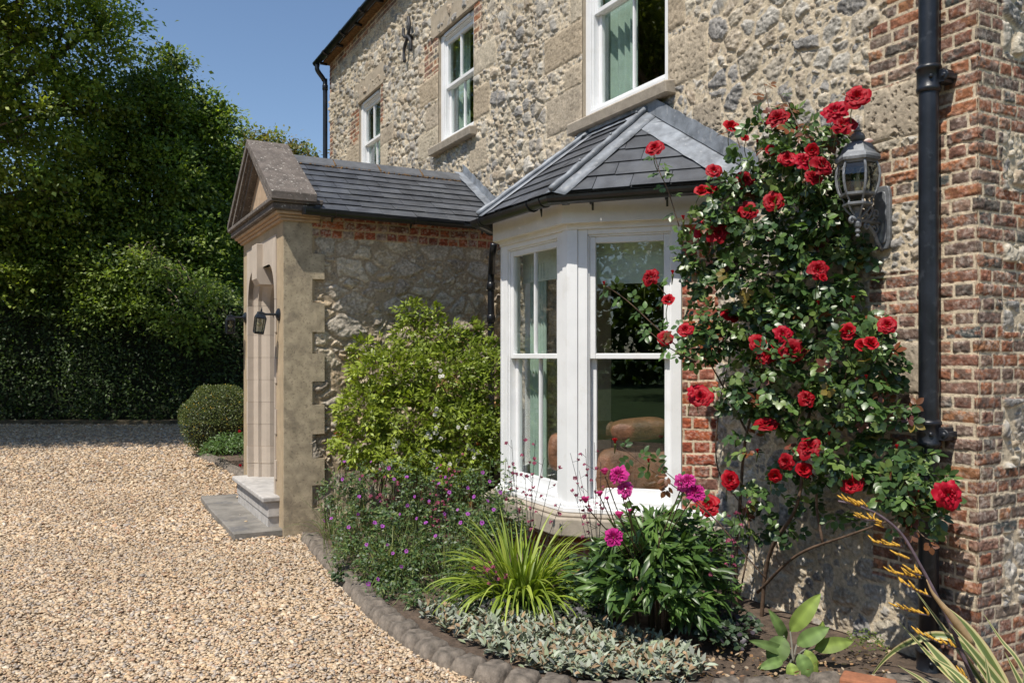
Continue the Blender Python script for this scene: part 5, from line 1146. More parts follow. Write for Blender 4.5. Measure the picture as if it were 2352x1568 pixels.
for (px, py, d) in [(895, 1075, 7.0), (905, 1100, 7), (850, 1060, 7.2), (830, 1100, 7), (1010, 1110, 6.9), (1025, 1095, 6.9), (1035, 1130, 6.8), (1075, 1120, 6.8), (1090, 1140, 6.8), (1120, 1150, 6.6), (870, 1150, 6.8), (820, 1140, 6.9), (820, 1180, 6.7), (890, 1250, 6.2), (905, 1270, 6.1), (930, 1265, 6.1), (860, 1200, 6.5), (875, 1208, 6.5), (960, 1190, 6.4), (980, 1200, 6.4), (1000, 1230, 6.2), (1020, 1180, 6.4), (1050, 1170, 6.5), (935, 1160, 6.7), (950, 1140, 6.8), (990, 1150, 6.7), (1060, 1200, 6.4), (845, 1250, 6.3), (800, 1210, 6.6), (760, 1190, 6.9), (745, 1195, 7), (790, 1060, 7.3), (1100, 1085, 6.9), (1130, 1105, 6.9), (1080, 1180, 6.4), (870, 1330, 5.9), (845, 1340, 5.9), (920, 1300, 6), (780, 1100, 7.1), (1140, 1170, 6.4), (1000, 1075, 7.0), (1150, 1130, 6.6), (930, 1095, 7), (915, 1180, 6.6), (1110, 1200, 6.2)]:
    p = P(px+rng.normal(0, 3), py, d=d-.35); put(gm, 'flower', ger, p, rng.uniform(.011, .017), TOCAM*.6+SUNV*.5+rng.normal(0, .4, 3))
colf = meshdata(*rosemesh(72, rings=[(5, .8, .9, .3, .6), (5, .6, .5, .2, .6)], ruff=.1), (.36, .09, .15), M['petal'], 'columbine_flower')
def columbine(label, base, tips, group, nleaf=50, pc_=(.03, .028, .03), lc=((.05, .09, .03), (.05, .05, .055))):
    r0 = empty('columbine', base, label, 'columbine', group); st = MB(); base = np.asarray(base)
    for (px, py, d, nf) in tips:
        t = P(px, py, d=d); g = base+np.append(rng.normal(0, .035, 2), 0); k = (g+t)/2+np.array([rng.normal(0, .02), rng.normal(0, .02), .03]); pth = bez([g, k, t], 8); st.tube(pth, [.003*(1-.5*i/len(pth)) for i in range(len(pth))], 4, cap=False)
        for j in range(nf):
            a = pth[-2-(j*2) % 12]; b = a+np.array([rng.normal(0, .035), rng.normal(0, .035), rng.uniform(.0, .06)]); st.tube([a, b], .0013, 4, cap=False); put(colf, 'flower', r0, b, rng.uniform(.014, .022), (rng.normal(0, .5), rng.normal(0, .5), -1 if rng.random() < .6 else .8))
    st.build('stems', pmat('columbine_stem', pc_, .7, .2, 20, 0), r0)
    P_ = []; q, o = dome(base, .14, .14, .16, nleaf)
    for k in range(4): P_.append(leafmesh(q, unit(rng.normal(0, 1, (nleaf, 3))*[1, 1, .3]), unit(SUNV+rng.normal(0, .3, (nleaf, 3))), rng.uniform(.025, .04, nleaf), rng.uniform(.018, .026, nleaf), cmix(lc, nleaf), 'ov8', .1, .1))
    np_mesh('foliage', *jn(P_)[:2], M['leaf'], r0, jn(P_)[2])
cg = 'columbines flowering in the bed'
columbine('dusky pink columbine on thin dark stems before the white sill\'s left end', P(1215, 1262, d=5.95)*[1, 1, 0]+[0, 0, .04], [(1175, 1010, 5.9, 4), (1200, 1000, 5.9, 4), (1165, 1060, 5.9, 5), (1230, 1010, 5.9, 4), (1250, 1050, 5.85, 6), (1270, 1075, 5.85, 5), (1185, 1080, 5.9, 5), (1215, 1050, 5.9, 5), (1290, 1150, 5.8, 3)], cg)
columbine('tall dusky pink columbine crossing the white corner post of the bay', P(1375, 1300, d=5.6)*[1, 1, 0]+[0, 0, .04], [(1310, 1040, 5.6, 5), (1345, 1030, 5.6, 6), (1365, 1015, 5.6, 5), (1380, 1060, 5.55, 6), (1330, 1080, 5.6, 6), (1400, 1080, 5.5, 3), (1360, 1100, 5.6, 5), (1320, 1130, 5.6, 3)], cg)
columbine('pink columbine rising among the geraniums in the middle of the patch', P(1010, 1300, d=6.7)*[1, 1, 0]+[0, 0, .04], [(1005, 1060, 6.7, 6), (1020, 1090, 6.7, 6), (985, 1100, 6.7, 5), (1040, 1120, 6.6, 5), (990, 1160, 6.5, 7), (1010, 1180, 6.5, 7), (1030, 1060, 6.9, 4), (1060, 1040, 6.9, 4), (960, 1130, 6.7, 4)], cg)
columbine('pink columbine at the porch end of the geranium patch', P(890, 1290, d=6.9)*[1, 1, 0]+[0, 0, .04], [(870, 1080, 7, 4), (890, 1070, 7, 5), (915, 1110, 6.9, 5), (905, 1080, 6.9, 4), (850, 1110, 6.9, 3), (835, 1090, 7, 3)], cg)
columbine('low dark columbine in flower before the yellow green day lily', P(1180, 1420, d=5.3)*[1, 1, 0]+[0, 0, .04], [(1110, 1290, 5.3, 4), (1130, 1300, 5.3, 4), (1095, 1310, 5.3, 3), (1160, 1340, 5.2, 2)], cg)
columbine('columbine with two tall bare stems right of the peony', P(1650, 1480, z=.04), [(1690, 1170, 4.75, 5), (1720, 1150, 4.75, 4), (1660, 1195, 4.75, 4), (1655, 1300, 4.7, 2)], cg, 90, lc=((.05, .09, .03), (.045, .04, .055), (.06, .11, .04)))
# grasses / day lily
def blades(base, n, L, W, spread, cols, h=1.0, K=8, seed=0, rb=.08, flop=1.0):
    base = np.asarray(base); Vs = []; Fs = []; Cs = []; b = 0
    for i in range(n):
        a = rng.uniform(0, 6.283); l = L*rng.uniform(.6, 1.08); w = W*rng.uniform(.7, 1.1); tilt = rng.uniform(.05, spread) if spread < 1.3 else .22+(spread-.2)*rng.random(); p = base+np.array([rb*math.cos(a)*rng.random(), rb*math.sin(a)*rng.random(), 0]); el = math.pi/2-tilt*.62
        da = np.array([math.cos(a), math.sin(a), 0]); sd = np.array([-math.sin(a), math.cos(a), 0]); c = np.asarray(cols[rng.integers(0, len(cols))])*rng.uniform(.8, 1.2); cur = flop*rng.uniform(.5, 1.3)*2.0*tilt+.25; tw = rng.normal(0, .3)
        for k in range(K+1):
            t = k/K; ww = w*(1-t**2.2)*(.75+.5*min(1, t*4)*.6)+.0006; dv = da*math.cos(el)+np.array([0, 0, math.sin(el)]); nn = da*-math.sin(el)+np.array([0, 0, math.cos(el)]); s2_ = sd*math.cos(tw*t)+nn*math.sin(tw*t)
            Vs += [p-s2_*ww/2+nn*ww*.22, p, p+s2_*ww/2+nn*ww*.22]; Cs += [c]*3
            if k < K: Fs += [(b+3*k, b+3*k+1, b+3*k+4, b+3*k+3), (b+3*k+1, b+3*k+2, b+3*k+5, b+3*k+4)]
            p = p+dv*l/K; el -= cur/K*(.6+.8*t)
        b = len(Vs)
    return np.array(Vs), np.array(Fs), np.array(Cs)
dlp = P(1195, 1392, z=.04)
V_, F_, C_ = blades(dlp, 380, .68, .025, 1.65, [(.22, .30, .035), (.26, .34, .045), (.17, .24, .03), (.32, .38, .07)], rb=.18, flop=1.25)
dl = np_mesh('day_lily', V_-dlp, F_, M['leaf'], None, C_, smooth=True); dl.location = dlp.tolist(); tag(dl, 'day lily clump of arching yellow green strap leaves below the stone sill', 'day lily')
gl_ = [blades(P(px, py, z=.03), 30, .50, .009, 1.2, [(.13, .19, .04), (.2, .22, .06), (.1, .15, .05)], rb=.08) for px, py in ((960, 1250), (1020, 1280), (900, 1260), (1080, 1260), (1110, 1170), (940, 1330), (1140, 1130), (1020, 1340), (820, 1270), (870, 1320), (900, 1200), (980, 1200), (840, 1220), (1040, 1220), (760, 1240), (900, 1340))]
b_ = 0; Vs, Fs, Cs = [], [], []
for v, f, c in gl_: Vs.append(v); Fs.append(f+b_); Cs.append(c); b_ += len(v)
tag(np_mesh('grass', np.concatenate(Vs), np.concatenate(Fs), M['leaf'], None, np.concatenate(Cs)), 'thin grass growing up through the geraniums', 'grass', kind='stuff')
# lamb's ear
lp = [P(a, b, z=.05) for a, b in ((968, 1412), (1060, 1388), (1180, 1395), (1330, 1430), (1480, 1470), (1590, 1508), (1612, 1545), (1560, 1572), (1400, 1572), (1250, 1545), (1120, 1500), (1030, 1455))]
lx = [(q[0], q[1]) for q in lp]; xs = np.array(lx); X = rng.uniform(xs[:, 0].min(), xs[:, 0].max(), 3000); Y = rng.uniform(xs[:, 1].min(), xs[:, 1].max(), 3000); k = inpoly(X, Y, lx); X, Y = X[k][:620], Y[k][:620]; n = len(X); P_ = []
for j in range(8):
    a = rng.uniform(0, 6.28, n); el = rng.uniform(.15, 1.25, n); d = np.column_stack([np.cos(a)*np.cos(el), np.sin(a)*np.cos(el), np.sin(el)]); b0 = np.column_stack([X, Y, np.full(n, .05)+rng.uniform(0, .05, n)])+rng.normal(0, .012, (n, 3)); dead = (rng.random(n) < .22)[:, None]
    c = .86*np.where(dead, cmix([(.36, .25, .15), (.30, .22, .14)], n), cmix([(.34, .38, .29), (.40, .43, .34), (.28, .33, .23), (.32, .37, .23), (.37, .39, .33)], n)); P_.append(leafmesh(b0, d, unit(np.array([0, 0, 1.])+SUNV*.4+rng.normal(0, .3, (n, 3))), rng.uniform(.038, .072, n), rng.uniform(.016, .027, n), c, 'ov8', .3, .18))
v, f, c = jn(P_); tag(np_mesh('lambs_ear_carpet', v, f, M['fuzzy'], None, c), 'carpet of silvery felted leaves spilling along the kerb stones', 'ground cover', kind='stuff')
# low leafy filler
def lowplant(name, label, cat, ctrs, cols, r=.12, h=.14, n=60, L=.04, W=.03, tm='ov8', mat='leaf'):
    P_ = []
    for (px, py) in ctrs:
        b0 = P(px, py, z=.04); q, o = dome(b0, r, r, h, n)
        for k in range(3): P_.append(leafmesh(q, unit(o+rng.normal(0, .7, (n, 3))*[1, 1, .4]), unit(SUNV+rng.normal(0, .35, (n, 3))), rng.uniform(L*.7, L*1.2, n), rng.uniform(W*.8, W*1.1, n), cmix(cols, n), tm, .15, .15))
    v, f, c = jn(P_); o = np_mesh(name, v, f, M[mat], None, c); return tag(o, label, cat)
LPC = [(.06, .055, .06), (.05, .08, .035), (.07, .075, .05)]
for px, py, w in ((1100, 1415, 'at the kerb end of the day lily'), (1160, 1425, 'in front of the day lily'), (1290, 1430, 'at the right foot of the day lily'), (1345, 1440, 'between felted carpet and peony')):
    lowplant('heuchera', 'small plant with rounded purple grey leaves '+w, 'low plant', [(px, py)], LPC)
for px, py, w in ((1400, 1420, 'at the foot of the peony'), (1350, 1395, 'right of the day lily'), (1310, 1350, 'under the stone sill behind the day lily')):
    lowplant('lady_mantle', 'low plant with rounded mid green leaves '+w, 'low plant', [(px, py)], [(.07, .13, .045), (.09, .16, .06), (.06, .11, .04)], r=.19, h=.24, n=120)
for px, py, w in ((1600, 1460, 'right of the felted carpet'), (1650, 1495, 'nearest the kerb stones'), (1695, 1465, 'close beside the broad leaved plant'), (1640, 1435, 'in the shade of the peony')):
    lowplant('purple_columbine', 'mound of purple and sea green divided leaves '+w, 'low plant', [(px, py)], [(.055, .045, .06), (.05, .085, .045), (.07, .11, .06), (.045, .07, .035)], h=.17, n=70)
lowplant('weed', 'tiny yellow green weeds at the foot of the rough wall', 'low plant', [(1985, 1508)], [(.14, .17, .03), (.09, .14, .03)], r=.12, h=.16, n=130, L=.014, W=.009, tm='rhomb')
lowplant('ivy_seedling', 'small dark green seedling growing against the gravel edge of the kerb', 'low plant', [(780, 1335)], [(.04, .07, .03)], r=.07, h=.06, n=26, L=.035, W=.03)
# broad leaved plant
bp = P(1822, 1528, z=.04); bl = empty('broadleaf_plant', bp, 'broad pale green leaved plant standing on the bare soil before the rough wall', 'leafy plant')
P_ = []; st = MB()
for (bx_, by_, tx, ty, w, dd) in ((1815, 1450, 1885, 1362, .085, 4.55), (1805, 1470, 1765, 1398, .055, 4.6), (1800, 1460, 1768, 1530, .11, 4.4), (1810, 1500, 1720, 1470, .05, 4.4), (1830, 1480, 1905, 1440, .08, 4.5), (1835, 1500, 1860, 1560, .075, 4.35), (1870, 1490, 1960, 1472, .075, 4.5), (1815, 1520, 1825, 1572, .06, 4.3), (1800, 1515, 1740, 1535, .05, 4.35), (1880, 1470, 1890, 1425, .05, 4.7), (1850, 1490, 1875, 1550, .06, 4.45)):
    a = P(bx_, by_, d=dd); t = P(tx, ty, d=dd-.03); K = 9; d = t-a; l = np.linalg.norm(d); d = d/l; nr = unit(SUNV*.5+TOCAM*.6); sd = unit(np.cross(d, nr)); nn = np.cross(sd, d); g = []; f0 = []
    for i in range(K+1):
        s = i/K; ww = w*(math.sin(math.pi*min(1, s**.8))**.75)*.5*1.05+.002; m = a+d*l*s+nn*.10*l*math.sin(math.pi*s)
        for jx, q in enumerate((-1, -.5, 0, .5, 1)): g.append(m+sd*ww*q+nn*(abs(q)*ww*.3+.004*math.sin(i*2.1+q*3)))
        if i < K: f0 += [(5*i+j, 5*i+j+1, 5*i+j+6, 5*i+j+5) for j in range(4)]
    P_.append((np.array(g), np.array(f0), np.repeat(cmix([(.17, .25, .06), (.22, .30, .065), (.13, .20, .06)], 1, .1), len(g), 0))); st.tube(bez([bp, (bp+a)/2+np.array([0, 0, .02]), a], 4), .005, 6)
P_ = [(g, f0, c*np.tile(np.array([.92, 1, 1.35, 1, .92]), len(g)//5)[:, None]*(1+.14*np.sin(np.arange(len(g))//5*2.4))[:, None]) for g, f0, c in P_]
v, f, c = jn(P_); np_mesh('foliage', v, f, leafmat('soft_leaf', .6, .25, (1.1, 1.3, .5), .3), bl, c, smooth=True); st.build('stems', pmat('grey_stem', (.16, .15, .12), .8, .2, 20, .1), bl)
# new zealand flax with a yellow flower spike
fb = P(2290, 1640, z=.05, d=None) if False else CF(2.32, 3.85, .04); flax = empty('flax', fb, 'striped green and cream flax with one arching yellow flowered stalk at the house corner', 'flax')
Vs, Fs, Cs = [], [], []; b_ = 0
for (path, w, dd) in (([(2330, 1690), (2270, 1560), (2210, 1480), (2150, 1458), (2080, 1478), (2030, 1515), (1985, 1575)], .040, 3.9), ([(2330, 1680), (2250, 1560), (2180, 1460), (2095, 1345)], .032, 3.95), ([(2350, 1680), (2300, 1560), (2230, 1450), (2165, 1385)], .052, 3.85), ([(2290, 1680), (2220, 1590), (2150, 1520), (2064, 1426)], .034, 3.9), ([(2280, 1680), (2200, 1560), (2150, 1500), (2101, 1446)], .05, 3.8), ([(2400, 1640), (2340, 1520), (2300, 1470), (2256, 1404)], .02, 3.8), ([(2400, 1680), (2350, 1580), (2307, 1495)], .03, 3.75), ([(2200, 1650), (2130, 1570), (2061, 1526)], .02, 3.7), ([(2310, 1680), (2280, 1600), (2262, 1505)], .034, 3.7), ([(2330, 1690), (2240, 1590), (2190, 1540), (2125, 1500)], .03, 3.7), ([(2300, 1690), (2200, 1610), (2100, 1550)], .02, 3.6), ([(2380, 1680), (2320, 1600), (2240, 1500), (2180, 1430)], .045, 3.75), ([(2340, 1660), (2350, 1600), (2352, 1540)], .03, 3.7)):
    pt = bez([P(a, c, d=dd+.06*i) for i, (a, c) in enumerate(path)], 5); m = len(pt)
    for i in range(m):
        t = i/(m-1); ww = w*min(1, (1-t)*2.2+.03)*(.6+.4*min(1, t*3)); tg = unit(pt[min(i+1, m-1)]-pt[max(i-1, 0)]); nr = TOCAM*.7+SUNV*.5; sd = unit(np.cross(tg, nr)); nn = unit(np.cross(sd, tg))
        for q, cc in ((-1, (.42, .17, .09)), (-.9, (.50, .47, .24)), (-.55, (.46, .45, .2)), (-.5, (.12, .16, .05)), (0, (.09, .13, .04)), (.45, (.13, .17, .05)), (.5, (.46, .45, .22)), (.9, (.52, .48, .26)), (1, (.42, .17, .09))):
            Vs.append(pt[i]+sd*ww*.5*q+nn*abs(q)*ww*.18); Cs.append(cc)
        if i < m-1: Fs += [(b_+9*i+j, b_+9*i+j+1, b_+9*(i+1)+j+1, b_+9*(i+1)+j) for j in range(8)]
    b_ = len(Vs)
np_mesh('blades', np.array(Vs), np.array(Fs), leafmat('flax_leaf', .42, .15, (1, 1, .6), .4), flax, np.array(Cs), smooth=True)
mb = MB(); stalk = bez([P(a, b, d=3.95+.02*i) for i, (a, b) in enumerate([(2290, 1680), (2235, 1560), (2190, 1450), (2160, 1385), (2115, 1300), (2070, 1225), (2015, 1180), (1960, 1158), (1925, 1150)])], 6)
mb.tube(stalk, [.0115*(1-.62*i/len(stalk)) for i in range(len(stalk))], 9)
fm = MB(); fm.tube(bez([(0, 0, 0), (.004, 0, .012), (.002, 0, .028), (-.004, 0, .045)], 4), [.001, .0035, .0048, .0045, .0045, .004, .004, .0035, .003, .003, .0025, .0015, .001][:13], 6)
fo_ = fm.build('flower', pmat('yellow_flower', (.52, .29, .03), .7, .4, 60, .1), None, smooth=True); fme = fo_.data; bpy.data.objects.remove(fo_)
Z6 = lambda x, y: (1936.3+.3055*x, 1089+.3055*y)
for (x0, y0, x1, y1, k) in ((130, 240, 0, 190, 7), (250, 345, 100, 320, 7), (310, 400, 290, 350, 4), (440, 540, 235, 510, 9), (510, 640, 410, 600, 6), (590, 780, 345, 730, 10), (600, 760, 500, 720, 4), (660, 920, 440, 810, 8), (650, 1060, 400, 990, 10), (870, 1310, 560, 1190, 9), (960, 1550, 830, 1480, 6), (190, 250, 150, 225, 4)):
    a, b = P(*Z6(x0, y0), d=3.97), P(*Z6(x1, y1), d=3.93); mb.tube(bez([a, (a+b)/2+np.array([0, 0, -.006]), b], 4), [.004]*8+[.0025], 6)
    for i in range(k):
        t = (i+.5)/k; q = a*(1-t)+b*t; o = bpy.data.objects.new('flower', fme); COL.objects.link(o); o.parent = flax; o.location = Vector(q.tolist())-wloc(flax)
        o.rotation_mode = 'QUATERNION'; dv = Vector((-RIGHT*.75+np.array([0, 0, .65])+rng.normal(0, .3, 3)).tolist()); o.rotation_quaternion = dv.to_track_quat('Z', 'Y'); s_ = rng.uniform(.8, 1.25); o.scale = (s_*1.25, s_*1.25, s_*.95)
mb.build('flower_stalk', pmat('purple_stalk', (.10, .07, .085), .6, .3, 20, .2), flax, smooth=True)
mb = MB(); mb.tube(bez([P(2235, 1480, d=3.93), P(2190, 1420, d=3.93), P(2145, 1365, d=3.93), P(2128, 1330, d=3.93)], 5), [.012, .016, .019, .02, .02, .018, .016, .014, .012, .01, .008, .006, .005, .004, .003, .002], 8); mb.build('bract', pmat('bract', (.36, .25, .13), .8, .2, 14, .2), flax, smooth=True)
# litter on the soil
P_ = []; ll = [P(a, b, z=.075) for a, b in zip(rng.uniform(1560, 2040, 240), rng.uniform(1470, 1558, 240))]; ll = np.array(ll); n = len(ll)
v, f, c = leafmesh(ll, rng.normal(0, 1, (n, 3))*[1, 1, .15], unit(np.array([0, 0, 1.])+rng.normal(0, .5, (n, 3))), rng.uniform(.015, .04, n), rng.uniform(.01, .02, n), cmix([(.34, .2, .1), (.42, .3, .18), (.25, .14, .08), (.45, .36, .26)], n), 'ov8', .4, -.3)
tag(np_mesh('fallen_leaves', v, f, M['leaf'], None, c), 'dry brown fallen leaves scattered on the bare soil', 'leaf litter', kind='stuff')
# ------------------------------------------------------------------ trees, hedge, shrubs
def limb(mb, a, b, r0, r1, bend=.3, k=6):
    a, b = np.asarray(a, float), np.asarray(b, float); m = (a+b)/2+rng.normal(0, bend*.3, 3)+np.array([0, 0, bend*.3]); pt = bez([a, m, b], k); mb.tube(pt, [r0+(r1-r0)*i/(len(pt)-1) for i in range(len(pt))], 7); return pt
def tree(label, foot, th, blobs, cols, nclump, lpc, leafL, cat='tree', trunk_r=.3, group=None, name='tree', csize=.42, shell=.55, top=None, limbs=10, bark='bark', updir=.5, bend=1.0):
    """blobs: (centre xyz, radii xyz). leaves are grouped in clumps placed through the blobs"""
    foot = np.asarray(foot, float); r0 = empty(name, foot, label, cat, group); mb = MB()
    cs = np.array([b[0] for b in blobs]); rr = np.array([b[1] for b in blobs]); vol = np.prod(rr, 1)**.67; pr = vol/vol.sum()
    top = foot+np.array([0, 0, th]) if top is None else np.asarray(top, float)
    limb(mb, foot-np.array([0, 0, .1]), top, trunk_r, trunk_r*.6, .4)
    order = list(range(len(blobs))); 
    for i in order[:limbs]:
        pt = limb(mb, top+rng.normal(0, .15, 3), cs[i]+np.array([0, 0, -.25])*rr[i], trunk_r*.42, trunk_r*.10, bend)
        for j in range(4): limb(mb, pt[rng.integers(len(pt)//2, len(pt))], cs[i]+unit(rng.normal(0, 1, 3))*rr[i]*.5, trunk_r*.13, .012, .5, 4)
    mb.build('trunk', M[bark], r0, smooth=True)
    bi = rng.choice(len(blobs), nclump, p=pr); d = unit(rng.normal(0, 1, (nclump, 3))); rad = shell+(1-shell)*rng.random(nclump)**.6; deep = rng.random(nclump) < .22; rad[deep] = rng.random(deep.sum())*shell
    cc = cs[bi]+d*rr[bi]*rad[:, None]
    cb = rng.uniform(.6, 1.5, nclump); hue = np.asarray(cols)[rng.integers(0, len(cols), nclump)]
    N = nclump*lpc; ci = np.repeat(np.arange(nclump), lpc); off = rng.normal(0, 1, (N, 3))*csize*np.array([.5, .5, .32]); off = off*np.repeat(rng.uniform(.55, 1.5, nclump), lpc)[:, None]; base = cc[ci]+off
    dr = unit(off+d[ci]*.25+rng.normal(0, .35, (N, 3))); nor = unit(np.array([0, 0, 1.])*updir*.6+SUNV*.9+TOCAM*.3+rng.normal(0, .5, (N, 3)))
    col = hue[ci]*cb[ci][:, None]*rng.uniform(.75, 1.25, (N, 1)); L = leafL*rng.uniform(.65, 1.3, N)
    v, f, c = leafmesh(base, dr, nor, L, L*rng.uniform(.5, .7, N), col, 'rhomb', .25, .15); np_mesh('crown', v, f, M['tleaf'], r0, c); return r0
def bl2(px, py, r, d, ry=None, rz=None):
    c = P(px, py, d=d); m = d/FD; return (c, np.array([r*m, (ry or r)*m, (rz or r)*m]))
OAK = [(.16, .215, .03), (.20, .26, .04), (.11, .17, .028), (.24, .30, .05), (.28, .33, .06)]
DK = [(.09, .15, .03), (.115, .175, .035), (.07, .125, .028), (.14, .20, .04)]
GOLD = [(.17, .17, .035), (.13, .17, .035), (.19, .15, .05)]
ft = lambda X, d: CF(X, d)
# large oak at the left edge: leaning limb visible through the crown
tree('huge spreading oak at the left edge, its bare leaning limb showing through bright green leaves', ft(-17.5, 21), 4.5,
     [bl2(40, 60, 190, 20), bl2(220, 40, 100, 21), bl2(150, 200, 160, 21), bl2(20, 280, 180, 20), bl2(230, 230, 90, 21.5), bl2(90, -120, 200, 20), bl2(-150, 60, 220, 20), bl2(-150, -260, 260, 19), bl2(120, 420, 170, 21.5), bl2(-120, 480, 200, 21), bl2(275, 95, 55, 21), bl2(285, 20, 45, 21)],
     OAK[1:], 900, 60, .135, trunk_r=.42, csize=.46, top=P(-160, 440, d=20.5), shell=.35)
tree('tall dark green tree with bright leaf tips behind the drive, second from left', ft(-9.6, 24), 4,
     [bl2(360, 190, 65, 23), bl2(400, 140, 30, 23), bl2(320, 300, 130, 23), bl2(390, 270, 60, 23), bl2(250, 420, 150, 23), bl2(400, 420, 90, 22.5), bl2(330, 560, 130, 22.5), bl2(180, 560, 140, 22), bl2(60, 600, 150, 22), bl2(150, 640, 120, 21.6), bl2(300, 640, 110, 21.6), bl2(0, 560, 120, 21.5), bl2(440, 560, 70, 22)],
     OAK[:4]+DK[:2], 1500, 54, .13, trunk_r=.3, csize=.42)
tree('rounded green tree top leaning over the porch pediment, third from left', ft(-7.6, 25), 4,
     [bl2(470, 250, 45, 24), bl2(505, 290, 40, 24), bl2(450, 360, 95, 24), bl2(520, 400, 60, 24), bl2(470, 500, 95, 23.5), bl2(540, 530, 60, 24), bl2(540, 650, 55, 24), bl2(450, 620, 90, 23)],
     OAK[:4]+DK[:2][:3], 900, 42, .13, trunk_r=.28, csize=.42)
tree('olive and russet tree in the distance between porch and house end', ft(-7.0, 31), 4,
     [bl2(590, 340, 42, 31), bl2(640, 345, 38, 31), bl2(690, 370, 38, 31), bl2(715, 410, 30, 31), bl2(620, 420, 90, 31), bl2(700, 470, 70, 31), bl2(560, 400, 60, 31), bl2(640, 560, 110, 31)],
     GOLD, 700, 36, .15, trunk_r=.25, csize=.5)
tree('yellow green leafy young tree against the dark hedge left of the porch', ft(-8.9, 21.5), 4.2,
     [bl2(385, 625, 38, 20), bl2(455, 655, 40, 19.8, rz=26), bl2(410, 740, 44, 20.3, rz=28), bl2(330, 590, 30, 20.3), bl2(320, 700, 60, 20.6, rz=30), bl2(485, 690, 30, 20, rz=18), bl2(270, 640, 50, 20.7), bl2(450, 770, 40, 20.5), bl2(230, 720, 70, 21, rz=40)],
     [(.20, .27, .05), (.15, .22, .04), (.24, .31, .07), (.12, .18, .035)], 170, 40, .11, trunk_r=.1, csize=.5, shell=.1, limbs=4, bend=.15)
# overhanging canopy (out of the picture) that shades the far drive and hedge
tree('tall oak left of the drive whose crown overhangs the gravel', CF(-17.5, 12.5), 6,
     [(CF(X_, 12.9+.1*X_+1.1, 10), np.array([2.1, 2.1, 1.1])) for X_ in (-16, -13.5, -11.5, -9.5, -7.8)]+[(CF(X_, 14.6, 10.3), np.array([1.9, 1.7, 1.0])) for X_ in (-17, -15, -13, -11, -9.2)],
     OAK, 1300, 50, .16, trunk_r=.4, csize=.7, shell=.2)
# clipped dark hedge along the far side of the drive
hd = empty('clipped_hedge', CF(-8, 21.3), 'long dark evergreen hedge clipped flat along the far side of the gravel', 'hedge')
n = 30000; X = rng.uniform(-15.5, -1.5, n); s = rng.random(n)
htop = 3.2+.25*np.sin(X*1.3)+.15*np.sin(X*3.1); front = rng.random(n) < .75
D = np.where(front, 20.9+.10*np.sin(X*2.0)+.08*np.sin(X*5+s*8)+rng.normal(0, .07, n), rng.uniform(20.9, 22.3, n)); Zh = np.where(front, .12+s*htop, htop+rng.normal(0, .08, n))
base = CF(0, 0)+RIGHT*X[:, None]+VIEW*D[:, None]; base[:, 2] = Zh
v, f, c = leafmesh(base, unit(TOCAM*.5+rng.normal(0, .8, (n, 3))), unit(TOCAM*.6+SUNV*.7+rng.normal(0, .5, (n, 3))), rng.uniform(.07, .13, n), rng.uniform(.04, .065, n), cmix([(.06, .10, .028), (.075, .12, .033), (.045, .08, .025), (.09, .14, .04)], n, .3), 'rhomb', .2, .15)
np_mesh('foliage', v, f, M['tleaf'], hd, c)
mb = MB(); mb.prism([CF(-15.4, 21.15, .1), CF(-1.6, 21.15, .1), CF(-1.6, 22.2, .1), CF(-15.4, 22.2, .1)], (0, 0, 2.9)); mb.build('dark_core', pmat('hedge_core', (.018, .022, .01), 1, .4, 6, 1, 20), hd)  # solid near-black block filling the hedge behind its leaves
mb = MB(); mb.prism([CF(-26, 20.35, 0), CF(-1, 20.75, 0), CF(-1, 22.6, 0), CF(-26, 22.6, 0)], (0, 0, .09)); tag(mb.build('verge', pmat('leaf_mould', (.11, .085, .05), 1, .5, 9, 1, 30, spots=[(14, .6, (.05, .09, .02), .8), (30, .66, (.3, .24, .16), .8)])), kind='structure')
# dark wood behind
n = 26000; X = rng.uniform(-26, 4, n); D = rng.uniform(29, 34, n)*1.0; Zw = rng.uniform(0, 1, n)*(7.2-.12*np.abs(X+12))
base = CF(0, 0)+RIGHT*X[:, None]+VIEW*D[:, None]; base[:, 2] = Zw
v, f, c = leafmesh(base, rng.normal(0, 1, (n, 3)), unit(SUNV+TOCAM*.4+rng.normal(0, .6, (n, 3))), rng.uniform(.25, .45, n), rng.uniform(.15, .28, n), cmix(OAK[:3], n, .3), 'rhomb', .2, .1)
tag(np_mesh('woodland', v, f, M['tleaf'], None, c), 'dense dark woodland filling the gaps behind the garden trees', 'woodland', kind='stuff')
# round clipped shrub beyond the porch
sc = P(500, 960, d=14.2); rs_ = empty('round_shrub', (sc[0], sc[1], 0), 'clipped rounded shrub with gold tinged small leaves beyond the porch', 'shrub')
n = 15000; d = unit(rng.normal(0, 1, (n, 3))); d[:, 2] = np.abs(d[:, 2])*np.where(rng.random(n) < .75, 1, -1); rad = rng.uniform(.86, 1.02, n)+.05*np.sin(d[:, 0]*7+d[:, 2]*5)
base = sc+np.array([0, 0, -.08])+d*rad[:, None]*np.array([.62, .62, .66]); base[:, 2] = np.maximum(base[:, 2], .06)
cl = cmix([(.07, .10, .025), (.10, .13, .03), (.05, .08, .02), (.14, .16, .035)], n, .25); g_ = rng.random(n) < .03; cl[g_] = (.45, .30, .03)
v, f, c = leafmesh(base, unit(d*.6+rng.normal(0, .6, (n, 3))), unit(d*.6+SUNV*.5+rng.normal(0, .4, (n, 3))), rng.uniform(.025, .042, n), rng.uniform(.013, .02, n), cl, 'rhomb', .2, .1); np_mesh('foliage', v, f, M['leaf'], rs_, c)
mb = MB()
for k in range(14): limb(mb, (sc[0]+rng.normal(0, .05), sc[1]+rng.normal(0, .05), 0), sc+d[k]*.5, .02, .008, .1)
mb.build('stems', M['bark'], rs_)
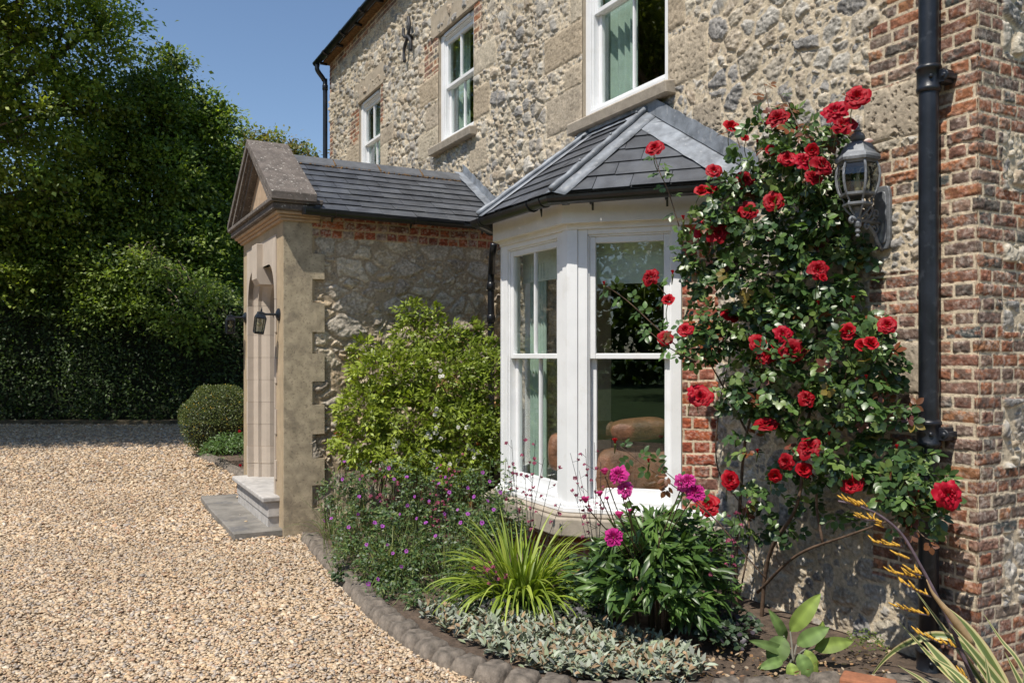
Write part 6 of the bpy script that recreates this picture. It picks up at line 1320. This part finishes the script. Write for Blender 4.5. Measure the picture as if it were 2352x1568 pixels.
mb = MB(); mb.sphere((sc[0], sc[1], sc[2]-.08), .5, 14, 10, (1, 1, 1.1)); mb.build('dark_core', pmat('shrub_core', (.02, .025, .01), 1, .4, 12, 1, 30), rs_)  # solid near-black ball filling the shrub behind its leaves
q0 = P(530, 1075, d=12.6); q0[2] = .04; sp = empty('small_border_plant', q0, 'small bright green plant with a few red flowers against the far porch pier', 'border plant')
q, o = dome(q0+np.array([0, .1, 0]), .42, .42, .5, 1500); n = len(q); v, f, c = leafmesh(q, unit(o+rng.normal(0, .5, (n, 3))), unit(SUNV+rng.normal(0, .4, (n, 3))), rng.uniform(.04, .07, n), rng.uniform(.014, .022, n), cmix([(.08, .15, .035), (.10, .18, .04), (.06, .11, .03)], n), 'rhomb', .2, .2); np_mesh('foliage', v, f, M['leaf'], sp, c)
for (px, py) in ((550, 990), (552, 1068)):
    p = P(px, py, d=12.2); put(rmeshes[0], 'flower', sp, p, .022, TOCAM)
# garden behind the camera, seen only as reflections
for (X, dd, h, s) in ((-24, -6, 8, 4.2), (-30, 3, 9, 4.8), (-19, -17, 8, 4.4), (-8, -24, 8, 4.6), (-33, 14, 9, 5), (6, -22, 8, 4.2)):
    c0 = CF(X, dd, h*.62)
    tree({-24: 'garden tree across the lawn in front of the bay', -30: 'second garden tree further along the lawn', -19: 'garden tree behind the camera on the left', -8: 'garden tree directly behind the camera', -33: 'garden tree at the far end of the drive', 6: 'garden tree behind the camera on the right'}[X], CF(X, dd), 3, [(c0+rng.normal(0, s*.3, 3), np.array([s*.8, s*.8, s*.75])) for k in range(5)], DK+OAK[:2], 600, 30, .26, trunk_r=.35, csize=1.1, limbs=4)
n = 26000; A_ = rng.uniform(math.radians(185), math.radians(330), n); Rr = rng.uniform(36, 40, n)
base = np.column_stack([-4+Rr*np.cos(A_-math.radians(60)), Rr*np.sin(A_-math.radians(60)), rng.uniform(0, 1, n)*(10+1.5*np.sin(A_*9)+np.sin(A_*23))])
v, f, c = leafmesh(base, rng.normal(0, 1, (n, 3)), unit(np.array([0, 0, 1.])+rng.normal(0, .7, (n, 3))), rng.uniform(.5, .9, n), rng.uniform(.3, .5, n), cmix(DK, n, .3), 'rhomb', .2, .1)
tag(np_mesh('woodland', v, f, M['tleaf'], None, c), 'far wood round the lawn, seen only as a reflection in the glass', 'woodland', kind='stuff')
